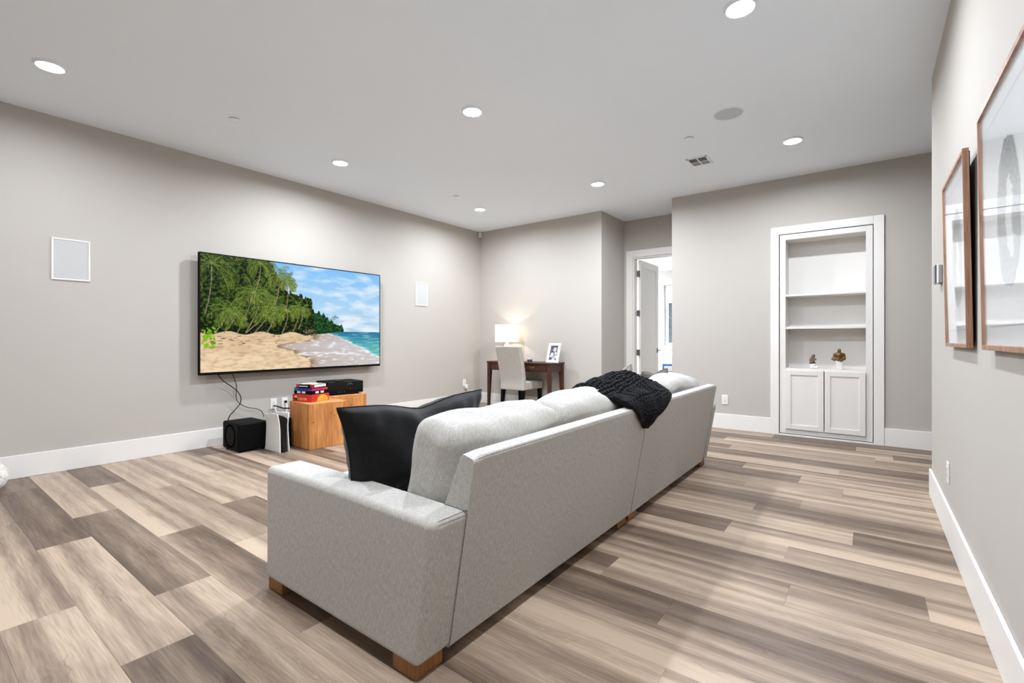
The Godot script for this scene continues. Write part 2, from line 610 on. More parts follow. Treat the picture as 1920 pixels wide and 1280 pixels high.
# ---------------------------------------------------------------- a continuous small figure: tapered capsules joined smoothly, meshed as surface nets
func figure(mb: MB, bones: Array, cell: float, blend: float) -> void:
	var lo := Vector3(1e9, 1e9, 1e9)
	var hi := -lo
	for b in bones:
		for e in [[b[0], b[2]], [b[1], b[3]]]:
			var p: Vector3 = e[0]
			var r: float = e[1]
			lo = lo.min(p - Vector3.ONE * (r + cell * 3.0))
			hi = hi.max(p + Vector3.ONE * (r + cell * 3.0))
	var c := Vector3i(((hi - lo) / cell).ceil()) + Vector3i.ONE
	var f := PackedFloat32Array()
	f.resize(c.x * c.y * c.z)
	for z in c.z:
		for y in c.y:
			for x in c.x:
				var p := lo + Vector3(x, y, z) * cell
				var s := 0.0
				for b in bones:
					var a: Vector3 = b[0]
					var d: Vector3 = b[1] - a
					var t := clampf((p - a).dot(d) / maxf(d.length_squared(), 1e-9), 0.0, 1.0)
					s += exp(-((p - a - d * t).length() - lerpf(b[2], b[3], t)) / blend)
				f[x + c.x * (y + c.y * z)] = -log(maxf(s, 1e-30)) * blend
	var at := {}
	var first := mb.v.size()
	var fi := mb.ix.size()
	for z in c.z - 1:
		for y in c.y - 1:
			for x in c.x - 1:
				var sum := Vector3.ZERO
				var k := 0
				for e in [[0, 0, 0, 1, 0, 0], [0, 1, 0, 1, 1, 0], [0, 0, 1, 1, 0, 1], [0, 1, 1, 1, 1, 1], [0, 0, 0, 0, 1, 0], [1, 0, 0, 1, 1, 0], [0, 0, 1, 0, 1, 1], [1, 0, 1, 1, 1, 1], [0, 0, 0, 0, 0, 1], [1, 0, 0, 1, 0, 1], [0, 1, 0, 0, 1, 1], [1, 1, 0, 1, 1, 1]]:
					var va := f[x + e[0] + c.x * (y + e[1] + c.y * (z + e[2]))]
					var vb := f[x + e[3] + c.x * (y + e[4] + c.y * (z + e[5]))]
					if (va < 0.0) != (vb < 0.0):
						sum += Vector3(e[0], e[1], e[2]).lerp(Vector3(e[3], e[4], e[5]), va / (va - vb))
						k += 1
				if k:
					at[x + c.x * (y + c.y * z)] = mb.vert(lo + (Vector3(x, y, z) + sum / k) * cell, Vector3.ZERO)
	var step := [1, c.x, c.x * c.y]
	for z in range(1, c.z - 1):
		for y in range(1, c.y - 1):
			for x in range(1, c.x - 1):
				var i := x + c.x * (y + c.y * z)
				for a in 3:
					if (f[i] < 0.0) != (f[i + step[a]] < 0.0):
						var b: int = step[(a + 1) % 3]
						var d: int = step[(a + 2) % 3]
						var q := [at[i - b - d], at[i - d], at[i], at[i - b]]
						if f[i] < 0.0:
							mb.face(q[0], q[1], q[2])
							mb.face(q[0], q[2], q[3])
						else:
							mb.face(q[0], q[2], q[1])
							mb.face(q[0], q[3], q[2])
	mb.smooth(first, fi)

# ---------------------------------------------------------------- the room
const H := 3.05
const WX := -5.57   # wall behind the television
const BZ := -6.44   # back wall
const RX := 0.372   # wall with the pictures
const NZ := 1.35    # wall behind the camera
const EZ := -4.62   # where the picture wall ends
const HX := 2.4     # far side of the passage beyond it

func _ready() -> void:
	rng.seed = 11
	# camera
	var cam := Camera3D.new()
	cam.name = "camera"
	add_child(cam)
	cam.position = Vector3(0, 1.142, 0)
	cam.rotation.y = deg_to_rad(36.969)
	cam.projection = Camera3D.PROJECTION_FRUSTUM
	cam.near = 0.05
	cam.far = 60.0
	cam.size = 0.05 * 1280.0 / 887.45
	cam.frustum_offset = Vector2(0, -0.05 * 5.0 / 887.45)
	cam.current = true
	# sky and exposure
	var env := Environment.new()
	env.background_mode = Environment.BG_SKY
	var sky := Sky.new()
	var sm := ProceduralSkyMaterial.new()
	sm.sky_top_color = Color(0.55, 0.72, 0.92)
	sm.sky_horizon_color = Color(0.85, 0.91, 0.96)
	sm.ground_bottom_color = Color(0.42, 0.45, 0.40)
	sm.ground_horizon_color = Color(0.70, 0.74, 0.72)
	sm.sky_energy_multiplier = 5.0
	sm.ground_energy_multiplier = 1.6
	sky.sky_material = sm
	env.sky = sky
	env.tonemap_mode = Environment.TONE_MAPPER_LINEAR
	env.tonemap_exposure = 1.06
	env.sdfgi_enabled = true
	env.ssao_enabled = true
	env.ssil_enabled = true
	var we := WorldEnvironment.new()
	we.name = "world_environment"
	we.environment = env
	add_child(we)
	materials()
	shell()
	floor_planks()
	bookcase()
	doorway_and_bedroom()
	ceiling_things()
	wall_things()
	television()
	media_corner()
	desk_corner()
	sofas()
	soft_things()
	pictures()

func materials() -> void:
	M.wall = mat(Color(0.725, 0.703, 0.673), 0.85, 0.0, 0.3)
	M.ceil = mat(Color(0.925, 0.955, 0.985), 0.9, 0.0, 0.3)
	M.trim = mat(Color(0.90, 0.885, 0.865), 0.45)
	M.white = mat(Color(0.875, 0.86, 0.84), 0.4)
	M.plastic = mat(Color(0.90, 0.90, 0.89), 0.35)
	M.black = mat(Color(0.03, 0.03, 0.032), 0.6, 0.0, 0.22)
	M.blackgloss = mat(Color(0.02, 0.02, 0.024), 0.18)
	M.blackcloth = mat(Color(0.02, 0.02, 0.02), 0.95, 0.0, 0.1)
	M.gap = mat(Color(0.06, 0.055, 0.05), 0.9)
	M.grille = mat(Color(0.74, 0.74, 0.735), 0.8)
	M.ceilgrille = mat(Color(0.76, 0.785, 0.81), 0.85)
	M.ceilwhite = mat(Color(0.91, 0.94, 0.97), 0.6)
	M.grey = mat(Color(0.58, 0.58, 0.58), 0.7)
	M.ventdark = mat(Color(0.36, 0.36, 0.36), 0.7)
	M.darkgrey = mat(Color(0.20, 0.20, 0.20), 0.7)
	M.steel = mat(Color(0.42, 0.42, 0.42), 0.35, 0.8)
	M.gold = mat(Color(0.42, 0.31, 0.18), 0.45, 0.5)
	M.bronze = mat(Color(0.40, 0.34, 0.28), 0.5, 0.5)
	M.linen = tri(mat(Color(1, 1, 1), 0.95, 0.0, 0.2), fabric_texture(5, 512, Color(0.70, 0.687, 0.664), 0.16, 2.6), Vector3(3.2, 3.2, 3.2))
	M.linen.rim_enabled = true
	M.linen.rim = 0.25
	M.linen.rim_tint = 0.6
	M.seam = mat(Color(0.40, 0.385, 0.365), 0.95)
	M.chaircloth = tri(mat(Color(1, 1, 1), 0.95, 0.0, 0.2), fabric_texture(15, 256, Color(0.71, 0.69, 0.66), 0.12, 0.8), Vector3(3, 3, 3))
	M.velvet = tri(mat(Color(1, 1, 1), 0.8, 0.0, 0.2), fabric_texture(25, 256, Color(0.085, 0.083, 0.084), 0.35, 1.2), Vector3(2.0, 2.0, 2.0))
	M.velvet.rim_enabled = true
	M.velvet.rim = 0.35
	M.yarn = mat(Color(0.095, 0.095, 0.10), 0.9, 0.0, 0.2)
	M.yarn.rim_enabled = true
	M.yarn.rim = 0.3
	M.yarndark = mat(Color(0.05, 0.05, 0.052), 0.95)
	M.greycloth = mat(Color(0.40, 0.385, 0.36), 0.95)
	M.paleclothe = mat(Color(0.50, 0.485, 0.455), 0.95)
	M.foot = tri(mat(Color(1, 1, 1), 0.45), wood_texture(61, Color(0.50, 0.33, 0.16), Color(0.62, 0.43, 0.23), false), Vector3(3, 2, 3))
	M.cube = tri(mat(Color(1, 1, 1), 0.55), wood_texture(62, Color(0.70, 0.44, 0.22), Color(0.87, 0.62, 0.37), true), Vector3(2.0, 1.6, 2.0))
	M.desk = tri(mat(Color(1, 1, 1), 0.4), wood_texture(63, Color(0.17, 0.075, 0.05), Color(0.33, 0.16, 0.10), false), Vector3(3, 2, 3))
	M.frame = tri(mat(Color(1, 1, 1), 0.5), wood_texture(64, Color(0.52, 0.37, 0.28), Color(0.68, 0.52, 0.42), false), Vector3(4, 2, 4))
	M.boucle = tri(mat(Color(1, 1, 1), 0.95), fabric_texture(35, 128, Color(0.84, 0.82, 0.79), 0.5, 1.0), Vector3(4, 4, 4))
	M.glass = mat(Color(0.96, 0.98, 1.0, 0.04), 0.02)
	M.glass.transparency = BaseMaterial3D.TRANSPARENCY_ALPHA
	M.lens = mat(Color(1, 1, 1), 0.4)
	M.lens.emission_enabled = true
	M.lens.emission = Color(1.0, 0.985, 0.96)
	M.lens.emission_energy_multiplier = 8.0
	M.slab = mat(Color(0.25, 0.21, 0.18), 0.9)

func shell() -> void:
	var t := 0.14
	struct("floor", bx(V(WX - t, -0.12, -7.45), V(HX + t, -0.006, NZ + t)), M.slab, "floor of wide greige wood-look planks laid across the room", "floor")
	var c := MB.new()
	c.box(V(WX - t, H, -7.37), V(HX + t, H + 0.12, NZ + t))
	struct("ceiling", c, M.ceil, "flat white ceiling dotted with recessed downlights", "ceiling")
	struct("wall_left", bx(V(WX - t, 0, -7.37), V(WX, H, NZ + t)), M.wall, "long greige wall that carries the television", "wall")
	struct("wall_rear", bx(V(WX, 0, NZ), V(HX + t, H, NZ + t)), M.wall, "greige wall closing the room behind the camera", "wall")
	struct("wall_right", bx(V(RX, 0, EZ), V(HX, H, NZ)), M.wall, "greige wall hung with two framed prints", "wall")
	struct("wall_passage", bx(V(HX, 0, -7.37), V(HX + t, H, NZ)), M.wall, "greige wall at the end of the side passage", "wall")
	# back wall: solid left of the alcove, alcove, then right of it with the cased opening of the bookcase
	var b := MB.new()
	b.box(V(WX, 0, -7.37), V(-3.177, H, BZ))
	struct("wall_back", b, M.wall, "greige back wall behind the writing desk", "wall")
	var a := MB.new()
	a.box(V(-3.177, 2.445, -7.37), V(-2.13, H, -7.25))
	a.box(V(-3.177, 0, -7.37), V(-3.02, 2.445, -7.25))
	a.box(V(-2.19, 0, -7.37), V(-2.13, 2.445, -7.25))
	struct("wall_alcove", a, M.wall, "shaded greige wall above and beside the bedroom doorway", "wall")
	var r := MB.new()
	r.box(V(-2.13, 0, -7.37), V(-0.858, H, BZ))
	r.box(V(0.055, 0, -7.37), V(HX, H, BZ))
	r.box(V(-0.858, 2.388, -7.37), V(0.055, H, BZ))
	r.box(V(-0.858, 0, -7.37), V(0.055, 2.388, -6.90))
	struct("wall_niche", r, M.wall, "greige back wall around the built-in white bookcase", "wall")
	# baseboards
	var bb := [["baseboard_left", V(WX, 0, BZ), V(WX + 0.015, 0.19, NZ), "tall white baseboard under the television wall"],
		["baseboard_back", V(WX + 0.015, 0, BZ), V(-3.177, 0.19, BZ + 0.015), "white baseboard behind the writing desk"],
		["baseboard_niche", V(-2.13, 0, BZ), V(-0.941, 0.19, BZ + 0.015), "white baseboard between alcove and bookcase casing"],
		["baseboard_passage", V(0.137, 0, BZ), V(HX, 0.19, BZ + 0.015), "white baseboard beyond the bookcase casing"],
		["baseboard_right", V(RX - 0.015, 0, EZ - 0.015), V(RX, 0.19, NZ), "tall white baseboard under the framed prints"],
		["baseboard_rear", V(WX + 0.015, 0, NZ - 0.015), V(RX - 0.015, 0.19, NZ), "white baseboard behind the camera"],
		["baseboard_corner", V(RX, 0, EZ - 0.015), V(HX, 0.19, EZ), "white baseboard round the outside corner of the passage"],
		["baseboard_alcove", V(-3.177, 0, -7.235), V(-3.162, 0.19, BZ), "white baseboard on the side wall of the alcove"]]
	for e in bb:
		struct(e[0], bx(e[1], e[2], 0.004), M.trim, e[3], "baseboard")

func floor_planks() -> void:
	var fl: Node3D = get_node("floor")
	var pool := []
	# [tone, slope across the width]
	var kinds := [[0.86, 0.35], [0.90, -0.3], [0.78, 0.6], [0.72, -0.6], [0.55, 0.45], [0.50, -0.5], [0.58, 0.25], [0.34, 0.35], [0.20, 0.2], [0.10, 0.15], [0.26, -0.3], [0.66, 0.5]]
	for i in kinds.size():
		var m := mat(Color(1, 1, 1), 0.42, 0.0, 0.45)
		m.albedo_texture = plank_texture(100 + i * 17, kinds[i][0], kinds[i][1])
		m.texture_repeat = false
		pool.append(m)
	var light := [0, 1, 2]
	var mid := [3, 4, 5, 6, 11]
	var dark := [7, 8, 9, 10]
	# where a joint lies in each row, and tones of the planks one can tell apart (index of the plank right of the joint counts up)
	var joint := {2: -3.59, 3: -4.04, 4: -3.27, 5: -4.338, 6: -3.57, 7: -3.0, 8: -0.677, 9: -1.04, 10: -0.289, 11: 0.2, 12: -0.35, 13: -0.683, 14: -0.07, 15: -0.62, 16: -0.373, 17: -0.775, 18: -0.15, 19: -0.445, 20: -0.9, 21: -0.2}
	var tone := {"2:-1": 9, "2:0": 1, "2:1": 9, "3:-1": 0, "3:0": 10, "3:1": 3, "4:-1": 2, "4:0": 7, "4:1": 4, "5:-1": 0, "5:0": 4, "5:1": 2, "6:-1": 1, "6:0": 8, "6:1": 3, "6:2": 0, "7:0": 5, "7:1": 2, "7:2": 5,
		"8:-1": 9, "8:0": 7, "9:-1": 7, "9:0": 3, "10:-1": 11, "10:0": 4, "11:-1": 7, "11:0": 2, "12:-1": 1, "12:0": 6, "13:-1": 8, "13:0": 2, "14:-1": 0, "14:0": 9, "15:-1": 11, "15:0": 7, "16:-1": 10, "16:0": 5, "17:-1": 4, "17:0": 1, "18:-1": 6, "18:0": 3, "19:0": 1, "19:-1": 8, "20:0": 11, "21:0": 4, "1:0": 5, "1:-1": 3, "1:1": 6}
	var l := 1.505
	var wd := 0.2274
	var r := RandomNumberGenerator.new()
	r.seed = 5
	for k in range(-6, 32):
		var z1 := -0.043 - wd * k
		var z0 := z1 - wd
		if z1 > NZ - 0.01:
			z1 = NZ
		if z0 >= NZ:
			continue
		var x_lo := WX
		var x_hi := RX if k < 20 else HX
		if k > 28:
			x_lo = -3.177
			x_hi = -2.13
		elif k == 28:
			z0 = BZ - 0.0
			z0 = -0.043 - wd * 29
		var j: float = joint.get(k, r.randf_range(-1.5, 0.0))
		var i0 := int(ceil((x_lo - j) / l)) - 1
		var i1 := int(floor((x_hi - j) / l)) + 1
		for i in range(i0, i1):
			var a := maxf(j + l * i, x_lo)
			var b := minf(j + l * (i + 1), x_hi)
			if b - a < 0.02:
				continue
			var pick: Array = [light, mid, mid, dark, light][r.randi() % 5]
			var id: int = tone.get("%d:%d" % [k, i], pick[r.randi() % pick.size()])
			plank(fl, a, b, maxf(z0, -7.37), z1, j + l * i, z0, pool[id], r.randi() % 2 == 0)

func plank(fl: Node3D, a: float, b: float, z0: float, z1: float, ua: float, zz: float, m: Material, flip: bool) -> void:
	var e := 0.0011
	var mb := MB.new()
	var uvf := func(p: Vector3) -> Vector2:
		var u := (p.x - ua) / 1.505
		var w := (p.z - zz) / 0.2274
		return Vector2(1.0 - u if flip else u, w)
	var y0 := -0.006
	var s := [V(a + e, 0, z1 - e), V(b - e, 0, z1 - e), V(b - e, 0, z0 + e), V(a + e, 0, z0 + e)]
	var o := [V(a, -e, z1), V(b, -e, z1), V(b, -e, z0), V(a, -e, z0)]
	var g := [V(a, y0, z1), V(b, y0, z1), V(b, y0, z0), V(a, y0, z0)]
	mb.quad(s[0], s[1], s[2], s[3], [uvf.call(s[0]), uvf.call(s[1]), uvf.call(s[2]), uvf.call(s[3])])
	for k in 4:
		var q := (k + 1) % 4
		mb.quad(o[k], o[q], s[q], s[k], [uvf.call(s[k]), uvf.call(s[q]), uvf.call(s[q]), uvf.call(s[k])])
		mb.quad(g[k], g[q], o[q], o[k], [uvf.call(s[k]), uvf.call(s[q]), uvf.call(s[q]), uvf.call(s[k])])
	world("plank", mb, m, fl)

# ---------------------------------------------------------------- bookcase set in its cased opening
func shaker(lo: Vector3, hi: Vector3, rail: float) -> Array:  # a door facing +z: frame with a bevelled inner edge, and its panel
	var f := MB.new()
	f.box(V(lo.x, lo.y, lo.z), V(lo.x + rail, hi.y, hi.z), 0.003)
	f.box(V(hi.x - rail, lo.y, lo.z), V(hi.x, hi.y, hi.z), 0.003)
	f.box(V(lo.x + rail, hi.y - rail, lo.z), V(hi.x - rail, hi.y, hi.z), 0.003)
	f.box(V(lo.x + rail, lo.y, lo.z), V(hi.x - rail, lo.y + rail, hi.z), 0.003)
	var p := bx(V(lo.x + rail - 0.004, lo.y + rail - 0.004, lo.z), V(hi.x - rail + 0.004, hi.y - rail + 0.004, hi.z - 0.010))
	return [f, p]

func bookcase() -> void:
	var z := -6.432
	# casing
	var k := MB.new()
	k.box(V(-0.941, 0, BZ), V(-0.851, 2.471, BZ + 0.02), 0.003)
	k.box(V(0.046, 0, BZ), V(0.137, 2.471, BZ + 0.02), 0.003)
	k.box(V(-0.851, 2.381, BZ), V(0.046, 2.471, BZ + 0.02), 0.003)
	k.box(V(-0.851, 0, BZ), V(0.046, 0.018, BZ + 0.02), 0.002)
	struct("trim_1", k, M.trim, "flat white casing around the built-in bookcase", "casing")
	var t := thing("bookcase", "white built-in bookcase with open shelves over two shaker doors", "bookcase", V(-0.40, 0.024, -6.6))
	var b := MB.new()
	var lo := -0.844
	var hi := 0.039
	# sides, top and face frame
	b.box(V(lo, 0.026, -6.72), V(-0.783, 2.374, z), 0.002)
	b.box(V(-0.021, 0.026, -6.72), V(hi, 2.374, z), 0.002)
	b.box(V(-0.783, 2.312, -6.72), V(-0.021, 2.374, z), 0.002)
	b.box(V(-0.783, 0.026, -6.72), V(-0.021, 0.100, z), 0.002)
	world("frame", b, M.white, t)
	world("back_panel", bx(V(-0.783, 0.1, -6.74), V(-0.021, 2.312, -6.72)), M.white, t)
	for y in [1.642, 1.258]:
		world("shelf", bx(V(-0.783, y, -6.72), V(-0.021, y + 0.024, z - 0.004), 0.002), M.white, t)
	world("counter", bx(V(-0.783, 0.770, -6.72), V(-0.021, 0.796, z), 0.002), M.white, t)
	for d in [[-0.782, -0.404], [-0.396, -0.022]]:
		var s := shaker(V(d[0], 0.082, z), V(d[1], 0.774, z + 0.020), 0.056)
		var o := world("door", s[0], M.white, t)
		world("door_panel", s[1], M.white, o)
	# two statuettes on the counter
	var f := thing("statuette", "gilded figure with folded arms on a white pedestal, the taller of two statuettes", "statuette", V(-0.262, 0.796, -6.50))
	put("pedestal", bx(V(-0.030, 0, -0.030), V(0.032, 0.095, 0.030), 0.004), M.white, f)
	var mb := MB.new()
	figure(mb, [[V(0, 0.090, 0), V(0, 0.160, 0), 0.026, 0.034], [V(-0.032, 0.168, 0), V(0.032, 0.168, 0), 0.021, 0.021], [V(0, 0.18, 0), V(0, 0.20, 0.004), 0.013, 0.012], [V(0.0, 0.210, 0.008), V(0.001, 0.216, 0.010), 0.019, 0.018],
		[V(-0.046, 0.165, 0), V(-0.050, 0.126, 0.006), 0.015, 0.013], [V(-0.050, 0.126, 0.006), V(-0.006, 0.112, 0.036), 0.012, 0.011], [V(0.046, 0.165, 0), V(0.050, 0.124, 0.006), 0.015, 0.014],
		[V(0.050, 0.124, 0.006), V(0.014, 0.100, 0.036), 0.014, 0.012], [V(-0.066, 0.116, 0.012), V(-0.046, 0.106, 0.03), 0.013, 0.012], [V(0.0, 0.208, 0.025), V(0.0, 0.206, 0.028), 0.004, 0.004]], 0.004, 0.0035)
	put("body", mb, M.gold, f).scale = V(0.95, 1, 0.95)
	f = thing("statuette", "small brown and white statuette of a bent figure, the shorter of two", "statuette", V(-0.515, 0.796, -6.50))
	mb = MB.new()
	mb.soft(V(0, 0.032, 0), V(0.055, 0.064, 0.05), 0.02, 3, Vector3i(2, 2, 2))
	mb.soft(V(0.030, 0.016, 0.006), V(0.05, 0.03, 0.035), 0.012, 3, Vector3i(2, 2, 2))
	put("base", mb, M.white, f)
	mb = MB.new()
	figure(mb, [[V(-0.004, 0.062, 0), V(-0.010, 0.105, 0), 0.022, 0.017], [V(-0.010, 0.105, 0), V(0.002, 0.135, 0), 0.016, 0.014], [V(0.006, 0.148, 0.002), V(0.008, 0.152, 0.004), 0.016, 0.015],
		[V(0.004, 0.128, 0.012), V(0.026, 0.108, 0.016), 0.009, 0.008], [V(0.026, 0.108, 0.016), V(0.008, 0.092, 0.022), 0.008, 0.007], [V(-0.014, 0.125, 0.0), V(-0.026, 0.098, 0.012), 0.009, 0.008], [V(0.012, 0.066, 0), V(-0.02, 0.07, 0.01), 0.014, 0.014]], 0.0045, 0.0045)
	put("body", mb, M.bronze, f)

# ---------------------------------------------------------------- alcove doorway and the bedroom behind it
func doorway_and_bedroom() -> void:
	var t := Node3D.new()
	t.name = "door_1"
	add_child(t)
	tag(t, "white panel door swung open into the bedroom, in white casing", "door", "", "structure")
	t.position = V(-2.98, 0, -7.31)
	var k := MB.new()
	k.box(V(-3.13, 0, -7.25), V(-3.02, 2.555, -7.23), 0.003)
	k.box(V(-2.19, 0, -7.25), V(-2.132, 2.555, -7.23), 0.003)
	k.box(V(-3.02, 2.445, -7.25), V(-2.19, 2.555, -7.23), 0.003)
	world("door_casing", k, M.trim, t)
	k = MB.new()
	k.box(V(-3.02, 0, -7.37), V(-3.0, 2.445, -7.25))
	k.box(V(-2.21, 0, -7.37), V(-2.19, 2.445, -7.25))
	k.box(V(-3.0, 2.425, -7.37), V(-2.21, 2.445, -7.25))
	world("door_jamb", k, M.trim, t)
	# leaf: opened a quarter turn into the bedroom, its panelled face towards +x
	var lf := MB.new()
	var x0 := -2.985
	var x1 := -2.945
	var za := -8.19
	var zb := -7.385
	lf.box(V(x0, 0.012, za), V(x1 - 0.009, 2.415, zb))
	lf.box(V(x1 - 0.009, 0.012, zb - 0.115), V(x1, 2.415, zb), 0.002)
	lf.box(V(x1 - 0.009, 0.012, za), V(x1, 2.415, za + 0.115), 0.002)
	lf.box(V(x1 - 0.009, 2.300, za + 0.115), V(x1, 2.415, zb - 0.115), 0.002)
	lf.box(V(x1 - 0.009, 0.012, za + 0.115), V(x1, 0.25, zb - 0.115), 0.002)
	var leaf := world("door_leaf", lf, M.trim, t)
	for y in [0.918, 1.556, 2.195]:
		world("hinge", bx(V(-3.0, y - 0.05, -7.383), V(-2.958, y + 0.05, -7.350), 0.003), M.steel, t)
	var h := MB.new()
	h.box(V(x1, 0.90, za + 0.035), V(x1 + 0.008, 0.98, za + 0.085), 0.003)
	h.tube(curve([V(x1 + 0.008, 0.94, za + 0.06), V(x1 + 0.05, 0.94, za + 0.06), V(x1 + 0.055, 0.94, za + 0.09), V(x1 + 0.055, 0.94, za + 0.16)], 5), 0.008, 8)
	world("handle", h, M.steel, leaf)
	# bedroom shell
	var X0 := -5.6
	var X1 := -1.0
	var Z := -11.2
	var w := mat(Color(0.90, 0.89, 0.875), 0.9)
	struct("floor_bedroom", bx(V(X0, -0.12, Z - 0.16), V(X1, 0.0, -7.45)), mat(Color(0.62, 0.55, 0.48), 0.6), "bedroom floor seen past the open door", "floor")
	struct("ceiling_bedroom", bx(V(X0, 2.76, Z - 0.16), V(X1, 2.90, -7.37)), M.ceil, "white bedroom ceiling beyond the doorway", "ceiling")
	struct("wall_bedroom_left", bx(V(X0 - 0.14, 0, Z), V(X0, 2.76, -7.37)), w, "pale bedroom wall on the far side of the open door", "wall")
	struct("wall_bedroom_right", bx(V(X1, 0, Z), V(X1 + 0.14, 2.76, -7.37)), w, "pale bedroom wall hidden behind the back wall", "wall")
	var b := MB.new()
	b.box(V(X0, 0, Z - 0.16), V(-3.90, 2.76, Z))
	b.box(V(-2.3, 0, Z - 0.16), V(X1, 2.76, Z))
	b.box(V(-3.90, 0, Z - 0.16), V(-2.3, 0.98, Z))
	b.box(V(-3.90, 2.42, Z - 0.16), V(-2.3, 2.76, Z))
	struct("wall_bedroom_far", b, w, "pale bedroom wall around the daylit window", "wall")
	var win := Node3D.new()
	win.name = "window_1"
	add_child(win)
	tag(win, "white-framed bedroom window with a half-lowered white shade", "window", "", "structure")
	win.position = V(-3.1, 0.98, Z)
	b = MB.new()
	b.box(V(-4.0, 0.88, Z), V(-3.90, 2.53, Z + 0.02), 0.003)
	b.box(V(-2.3, 0.88, Z), V(-2.2, 2.53, Z + 0.02), 0.003)
	b.box(V(-3.90, 2.42, Z), V(-2.3, 2.53, Z + 0.02), 0.003)
	b.box(V(-3.90, 0.88, Z), V(-2.3, 0.98, Z + 0.02), 0.003)
	world("window_casing", b, M.trim, win)
	b = MB.new()
	b.box(V(-3.90, 0.98, Z - 0.12), V(-3.82, 2.42, Z - 0.06))
	b.box(V(-2.38, 0.98, Z - 0.12), V(-2.3, 2.42, Z - 0.06))
	b.box(V(-3.82, 0.98, Z - 0.12), V(-2.38, 1.05, Z - 0.06))
	b.box(V(-3.82, 2.35, Z - 0.12), V(-2.38, 2.42, Z - 0.06))
	world("window_frame", b, M.white, win)
	world("pane", bx(V(-3.82, 1.05, Z - 0.094), V(-2.38, 2.35, Z - 0.090)), M.glass, win)
	var shade := mat(Color(0.95, 0.95, 0.94), 0.9)
	shade.backlight_enabled = true
	shade.backlight = Color(0.9, 0.9, 0.9)
	world("roller_shade", bx(V(-3.86, 1.99, Z - 0.045), V(-2.34, 2.41, Z - 0.040)), shade, win)
	# bed with blue-bordered pillow
	var bed := thing("bed", "white made bed inside the bright bedroom", "bed", V(-2.4, 0, -9.6))
	world("mattress", bx(V(-3.30, 0.22, -10.9), V(-1.3, 0.48, -8.9), 0.06), M.white, bed)
	world("bed_frame", bx(V(-3.26, 0, -10.85), V(-1.34, 0.22, -8.95), 0.02), M.white, bed)
	var p := thing("bed_pillow", "pale pillow with a blue border on the bedroom bed", "pillow", V(-3.09, 0.48, -9.5))
	var dull := func(q: Vector3) -> Vector3:
		return V(q.x * (1.0 + 0.1 * absf(q.y)), q.y, q.z * (1.3 - 1.2 * maxf(absf(q.x) / 0.22, absf(q.y) / 0.08) * 0.4))
	var pm := MB.new()
	pm.soft(V(0.0, 0.078, 0), V(0.44, 0.155, 0.10), 0.03, 3, Vector3i(6, 4, 3), dull)
	put("cover", pm, M.white, p)
	pm = MB.new()
	pm.box(V(-0.225, 0.115, -0.035), V(0.225, 0.16, 0.055), 0.012)
	pm.box(V(-0.23, 0.0, -0.035), V(-0.195, 0.16, 0.055), 0.012)
	put("border", pm, mat(Color(0.22, 0.46, 0.66), 0.9), p)
	# shrubs outside the window
	var g := MultiMeshInstance3D.new()
	g.name = "foliage"
	var mm := MultiMesh.new()
	mm.transform_format = MultiMesh.TRANSFORM_3D
	var leafm := MB.new()
	leafm.loft([[V(-0.01, 0, 0), V(0.01, 0, 0), V(0, 0.002, 0.004)], [V(-0.06, 0.10, 0.01), V(0.06, 0.10, 0.01), V(0, 0.102, 0.03)], [V(-0.006, 0.24, 0), V(0.006, 0.24, 0), V(0, 0.242, 0.004)]])
	var gm := mat(Color(0.10, 0.27, 0.28), 0.7)
	gm.backlight_enabled = true
	gm.backlight = Color(0.2, 0.35, 0.3)
	mm.mesh = leafm.mesh(gm)
	mm.instance_count = 9000
	for i in 9000:
		var at := V(rng.randf_range(-6.5, -1.0), rng.randf_range(0.2, 3.4), -13.2 + rng.randf_range(-0.8, 0.6))
		mm.set_instance_transform(i, Transform3D(Basis.from_euler(Vector3(rng.randf_range(-1.5, 1.5), rng.randf_range(0, TAU), rng.randf_range(-1.5, 1.5))).scaled(Vector3.ONE * rng.randf_range(1.2, 2.8)), at))
	g.multimesh = mm
	add_child(g)
	tag(g, "blue-green foliage outside the bedroom window", "foliage", "", "stuff")
	struct("ground", bx(V(-9, -0.2, -18), V(3, -0.1, -11.4)), mat(Color(0.3, 0.36, 0.26), 0.95), "garden ground outside the bedroom window", "ground")

